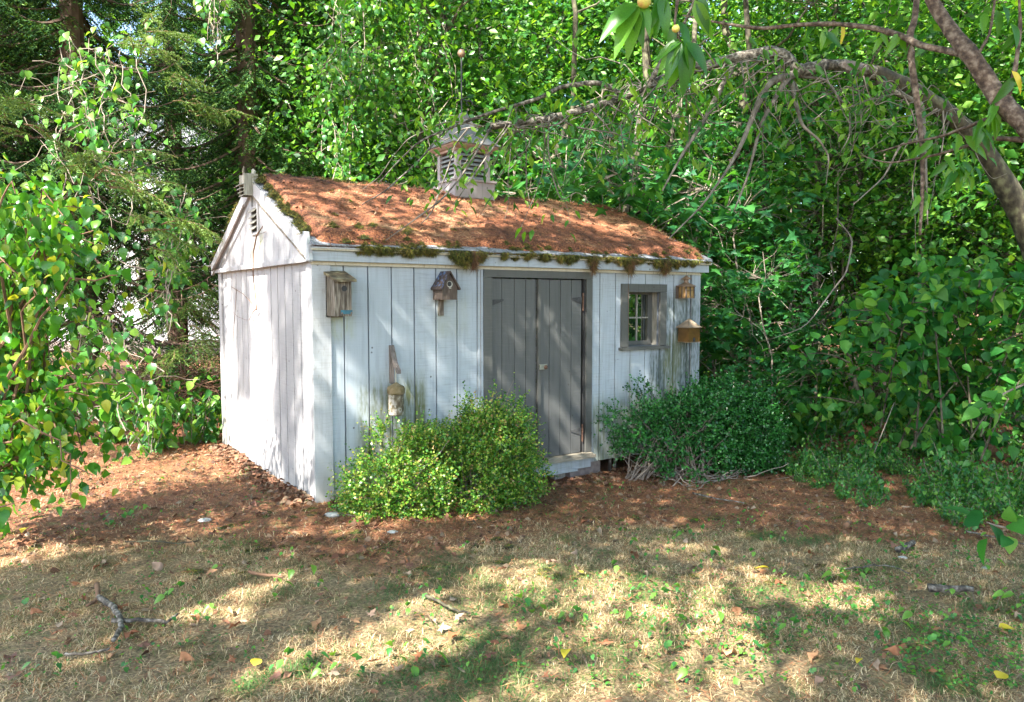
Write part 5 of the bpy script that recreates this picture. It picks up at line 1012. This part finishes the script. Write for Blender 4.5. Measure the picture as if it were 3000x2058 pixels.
# ================================================================ GRASS, LITTER
def blades():
    K=460000;dp=2.6+rng.random(K)**.8*5.2;u=rng.uniform(-.78,.78,K);x=CAM[0]+dp*(FH[0]+RT[0]*u);y=CAM[1]+dp*(FH[1]+RT[1]*u)
    nz=needle_zone(x,y);keep=(rng.random(K)<((1-nz)*.93+.07)*sstep(.36,.56,fbm(x*2.6,y*2.6,8,4)+.06)*.9+.09)&~((x>-.05)&(y>-.05)&(x<4.3));x=x[keep];y=y[keep];K=len(x)
    z=ground_z(x,y);g=fbm(x*1.3,y*1.3,4,3);g2=fbm(x*5,y*5,6,2);a=rng.uniform(0,2*math.pi,K);lie=rng.uniform(.3,1.9,K)
    ln=rng.uniform(.018,.055,K)*(.45+1.2*g2);d=np.stack([np.cos(a)*lie,np.sin(a)*lie,np.full(K,.75)],1);d=nrm(d);d2=nrm(d+np.stack([np.cos(a),np.sin(a),-rng.uniform(.3,1.4,K)],1)*.7)
    p0=np.stack([x,y,z-.004],1);w_=np.stack([-np.sin(a),np.cos(a),np.zeros(K)],1)*rng.uniform(.0009,.0019,K)[:,None];p1=p0+d*ln[:,None]*.55;p2=p1+d2*ln[:,None]*.5
    V=np.stack([p0-w_,p0+w_,p1-w_*.8,p1+w_*.8,p2],1).reshape(-1,3);F=np.array([[0,1,3],[0,3,2],[2,3,4]])[None]+(np.arange(K)*5)[:,None,None];F=F.reshape(-1,3)
    g3_=fbm(x*3.2+4,y*3.2,9,3);v=np.clip(.62+rng.normal(size=K)*.21-np.clip((g-.49),0,1)*1.9-np.clip(g3_-.56,0,1)*3.0+(.5-g2)*.4,0,.999);gr_=rng.random(K)<.07;v[gr_]=rng.random(gr_.sum())*.2;o=fast('lawn_grass',V,F,M_grass,var=np.repeat(v,3),kind='stuff');tag(o,'thin dry lawn grass, straw-coloured with greener patches, in the foreground','grass')
blades()
def ground_needles():
    K=150000;dp=2.6+rng.random(K)**.75*9;u=rng.uniform(-.78,.78,K);x=CAM[0]+dp*(FH[0]+RT[0]*u);y=CAM[1]+dp*(FH[1]+RT[1]*u);nz=needle_zone(x,y)
    keep=(rng.random(K)<nz*.85+.3)&~((x>-.02)&(y>-.02)&(x<4.2));x=x[keep];y=y[keep];K=len(x);a=rng.uniform(0,2*math.pi,K);d=nrm(np.stack([np.cos(a),np.sin(a),rng.normal(0,.18,K)],1));ln=rng.uniform(.04,.09,K)
    p0=np.stack([x,y,ground_z(x,y)+rng.uniform(.002,.018,K)],1);w_=np.stack([-np.sin(a),np.cos(a),np.zeros(K)],1)*rng.uniform(.0012,.0028,K)[:,None];V=np.stack([p0-w_,p0+w_,p0+d*ln[:,None]],1).reshape(-1,3)
    o=fast('ground_needles',V,np.arange(3*K).reshape(-1,3),M_needle,var=rng.random(K),kind='stuff');tag(o,'reddish pine needles littering the ground around the shed','pine needles')
    K=20000;dp=2.7+rng.random(K)**.7*9;u=rng.uniform(-.78,.78,K);x=CAM[0]+dp*(FH[0]+RT[0]*u);y=CAM[1]+dp*(FH[1]+RT[1]*u);keep=(rng.random(K)<needle_zone(x,y)*.88+.12)&~((x>-.02)&(y>-.02)&(x<4.2));x=x[keep];y=y[keep];K=len(x)
    d,nn=leaf_frames(K,.6,-.1);d[:,2]*=.3;V,F,r=leaves(T6,np.stack([x,y,ground_z(x,y)+.012],1),d,nn,rng.uniform(.012,.06,K),rng.uniform(.5,1.6,K));o=fast('leaf_litter',V,F,M_litter,var=r,kind='stuff');tag(o,'small bits of dry leaf litter on the bare needle-covered ground','leaf litter')
    cs=[]
    for i in range(46):
        px=R.uniform(0,2700);py=R.uniform(1480,1720);g_=onp(px,py,2,-.08)
        if g_[0]>-.1 and g_[1]>-.2: continue
        for j in range(3): cs.append((g_[0]+R.gauss(0,.07),g_[1]+R.gauss(0,.05),gz(g_[0],g_[1])-.004,R.uniform(.03,.08),R.uniform(.03,.06),R.uniform(.006,.014)))
    tufts(cs,'ground_moss','low olive moss patches between lawn and needle litter',n_per=160,ln=(.006,.014))
ground_needles()
def ground_cover():
    K=15000;px=rng.uniform(0,3000,K);py=rng.uniform(1400,2058,K);dens=.08+.5*sstep(1700,2700,px)*sstep(1500,1900,py);keep=(rng.random(K)<dens);px=px[keep];py=py[keep]
    G=np.array([onp(a,b,2,-.06) for a,b in zip(px,py)]);x,y=G[:,0],G[:,1];c=fbm(x*2.2,y*2.2,10,3)>.47;c&=~((x>-.05)&(y>-.05));x=x[c];y=y[c];K=len(x);x=np.repeat(x,3)+rng.normal(size=K*3)*.02;y=np.repeat(y,3)+rng.normal(size=K*3)*.02
    d,nn=leaf_frames(3*K,.35,-.2);V,F,r=leaves(T6,np.stack([x,y,ground_z(x,y)+rng.uniform(.012,.035,3*K)],1),d,nn,rng.uniform(.010,.022,3*K),1.35);o=fast('ground_cover',V,F,L_herb,var=r,kind='stuff');tag(o,'small round-leaved ground cover, thickest at the lower right of the lawn','ground cover')
ground_cover()
def wall_litter():
    K=2600;k2=rng.random(K)<.55;t=rng.random(K);x=np.where(k2,-.03-np.abs(rng.normal(0,.10,K)),.1+t*4.1);y=np.where(k2,t*2.9,-.03-np.abs(rng.normal(0,.10,K)))
    d,nn=leaf_frames(K,.9,-.1);z=ground_z(x,y)+rng.uniform(.0,.05,K)*np.exp(-np.minimum(np.abs(x),np.abs(y))/.1);V,F,r=leaves(T6,np.stack([x,y,z+.008],1),d,nn,rng.uniform(.02,.075,K),rng.uniform(.5,1.5,K));o=fast('leaf_drift',V,F,M_litter,var=r,kind='stuff');tag(o,'drift of dry leaf scraps piled against the foot of the shed walls','leaf litter')
wall_litter()
# single fallen leaves
dv=[]
for k in range(3):
    V,F=(TM if k<2 else TO);V=V.copy();V[:,2]+=.25*(V[:,0]**2)*(1+k)+rng.normal(size=len(V))*.07;dv.append(fast('fallen_leaf',V,F,M_dry,link_it=False))
for i in range(250):
    if i<150: px=R.uniform(0,1500);py=R.uniform(1380,2050)
    else: px=R.uniform(900,3000);py=R.uniform(1440,2050)
    g_=onp(px,py,2,-.08)
    if g_[0]>-.06 and g_[1]>-.06: continue
    o=bpy.data.objects.new('fallen_leaf',dv[R.randrange(3)]);COL.objects.link(o);o.location=(g_[0],g_[1],gz(g_[0],g_[1])+.02);s=R.uniform(.035,.085);o.scale=(s,s,s);o.rotation_euler=(R.gauss(0,.35),R.gauss(0,.35),R.uniform(0,6.28));tag(o,'curled dry brown leaf lying on the lawn or needle litter','fallen leaf','dry brown leaves scattered on the ground')
ym=fast('yellow_leaf',TO[0],TO[1],M_yleaf,link_it=False)
for px,py,s,lb in ((745,1982,.075,'yellow leaf lying on straw grass at the lower left'),(1662,1936,.075,'curved yellow leaf on the lawn at lower middle'),(2925,1857,.07,'yellow leaf near the right edge of the lawn'),(2255,1650,.085,'yellow-green leaf at the border of lawn and needles right of centre'),(1705,1690,.05,'pale yellow leaf at the upper end of the dark shadow'),(2520,1953,.05,'orange-yellow leaf on the lower right lawn'),(2920,2015,.08,'long yellow-green leaf in the bottom right corner'),(80,1560,.10,'large tan leaf on bare soil at the left')):
    g_=onp(px,py,2,-.03);o=bpy.data.objects.new('yellow_leaf',ym);COL.objects.link(o);o.location=(g_[0],g_[1],gz(g_[0],g_[1])+.035);o.scale=(s,s,s);o.rotation_euler=(.2,.2,R.uniform(0,6.28));tag(o,lb,'fallen leaf')
def stick(pts,r0,r1,label,m=M_barkgrey,z=.012):
    P=[]
    for px,py in pts: g_=onp(px,py,2,-.03);P.append((g_[0],g_[1],gz(g_[0],g_[1])+z*2+r0*1.3))
    P=np.array(P);k=len(P)*4;t=np.linspace(0,len(P)-1,k);Q=np.stack([np.interp(t,range(len(P)),P[:,j]) for j in range(3)],1)+rng.normal(size=(k,3))*.002
    return tag(MB().tube(Q,np.linspace(r0,r1,k)*1.25,7).build('stick',m,None,True),label,'stick')
stick([(292,1775),(330,1800),(352,1835),(355,1860),(335,1900)],.013,.009,'thick lichened stick lying crossways at the lower left')
stick([(328,1842),(420,1838),(490,1845),(525,1822)],.009,.005,'pale straight stick crossing the thick lichened one')
stick([(285,1740),(290,1775),(255,1795)],.012,.006,'short forked bark piece above the crossed sticks',M_twigred)
stick([(190,1942),(260,1937),(320,1922)],.006,.004,'thin grey twig below the crossed sticks')
stick([(365,1605),(450,1605),(520,1608),(580,1598)],.004,.003,'long thin dark twig on mossy lawn at left',M_barkdark)
stick([(730,1690),(770,1700),(830,1708)],.009,.005,'reddish stick on the lawn left of centre',M_twigred)
stick([(1247,1770),(1290,1790),(1330,1815),(1375,1826)],.007,.004,'dark twig edging the sunlit patch in the middle of the lawn',M_barkdark)
stick([(2630,1608),(2675,1583)],.017,.015,'short thick pale stick on the needle litter at right')
stick([(2830,1548),(2880,1562),(2960,1585),(3010,1605)],.006,.004,'long pale stick at the right edge by the big leaves')
stick([(2470,1650),(2560,1642),(2620,1652),(2665,1675)],.004,.003,'thin curved twig on the litter at right')
stick([(2030,1420),(2100,1440),(2180,1450)],.007,.004,'pale dead branch on the soil below the straggly bush')
stick([(2720,1728),(2770,1735),(2850,1738)],.02,.012,'lichen-covered bark chunk at the right of the lawn')
def stone(px,py,r,label,m=M_stone):
    g_=onp(px,py,2,-.03);me=MB();pr=[(r*math.sin(a)*(1+.1*R.random()),-r*.45*math.cos(a)) for a in np.linspace(.1,3.05,7)];me.lathe(pr,(0,0,0),10);V=me.V[0];V*=1+rng.normal(size=V.shape)*.06;V[:,0]*=1.4
    o=me.build('stone',m,None,True);o.location=(g_[0],g_[1],gz(g_[0],g_[1])+r*.15);o.rotation_euler=(0,0,-YAW);return tag(o,label,'stone')
stone(600,1535,.035,'small white stone on the lawn left of the shed corner');stone(975,1519,.045,'flat grey stone in front of the left boxwood');stone(1010,1508,.035,'dark stone beside the flat grey one',M_block);stone(2645,1612,.022,'tan pebble beside the short thick stick');stone(1150,1567,.025,'bluish stone on sunlit needles under the boxwood');stone(2890,1655,.02,'round tan pebble at the right on the needles')
bpy.context.view_layer.update()
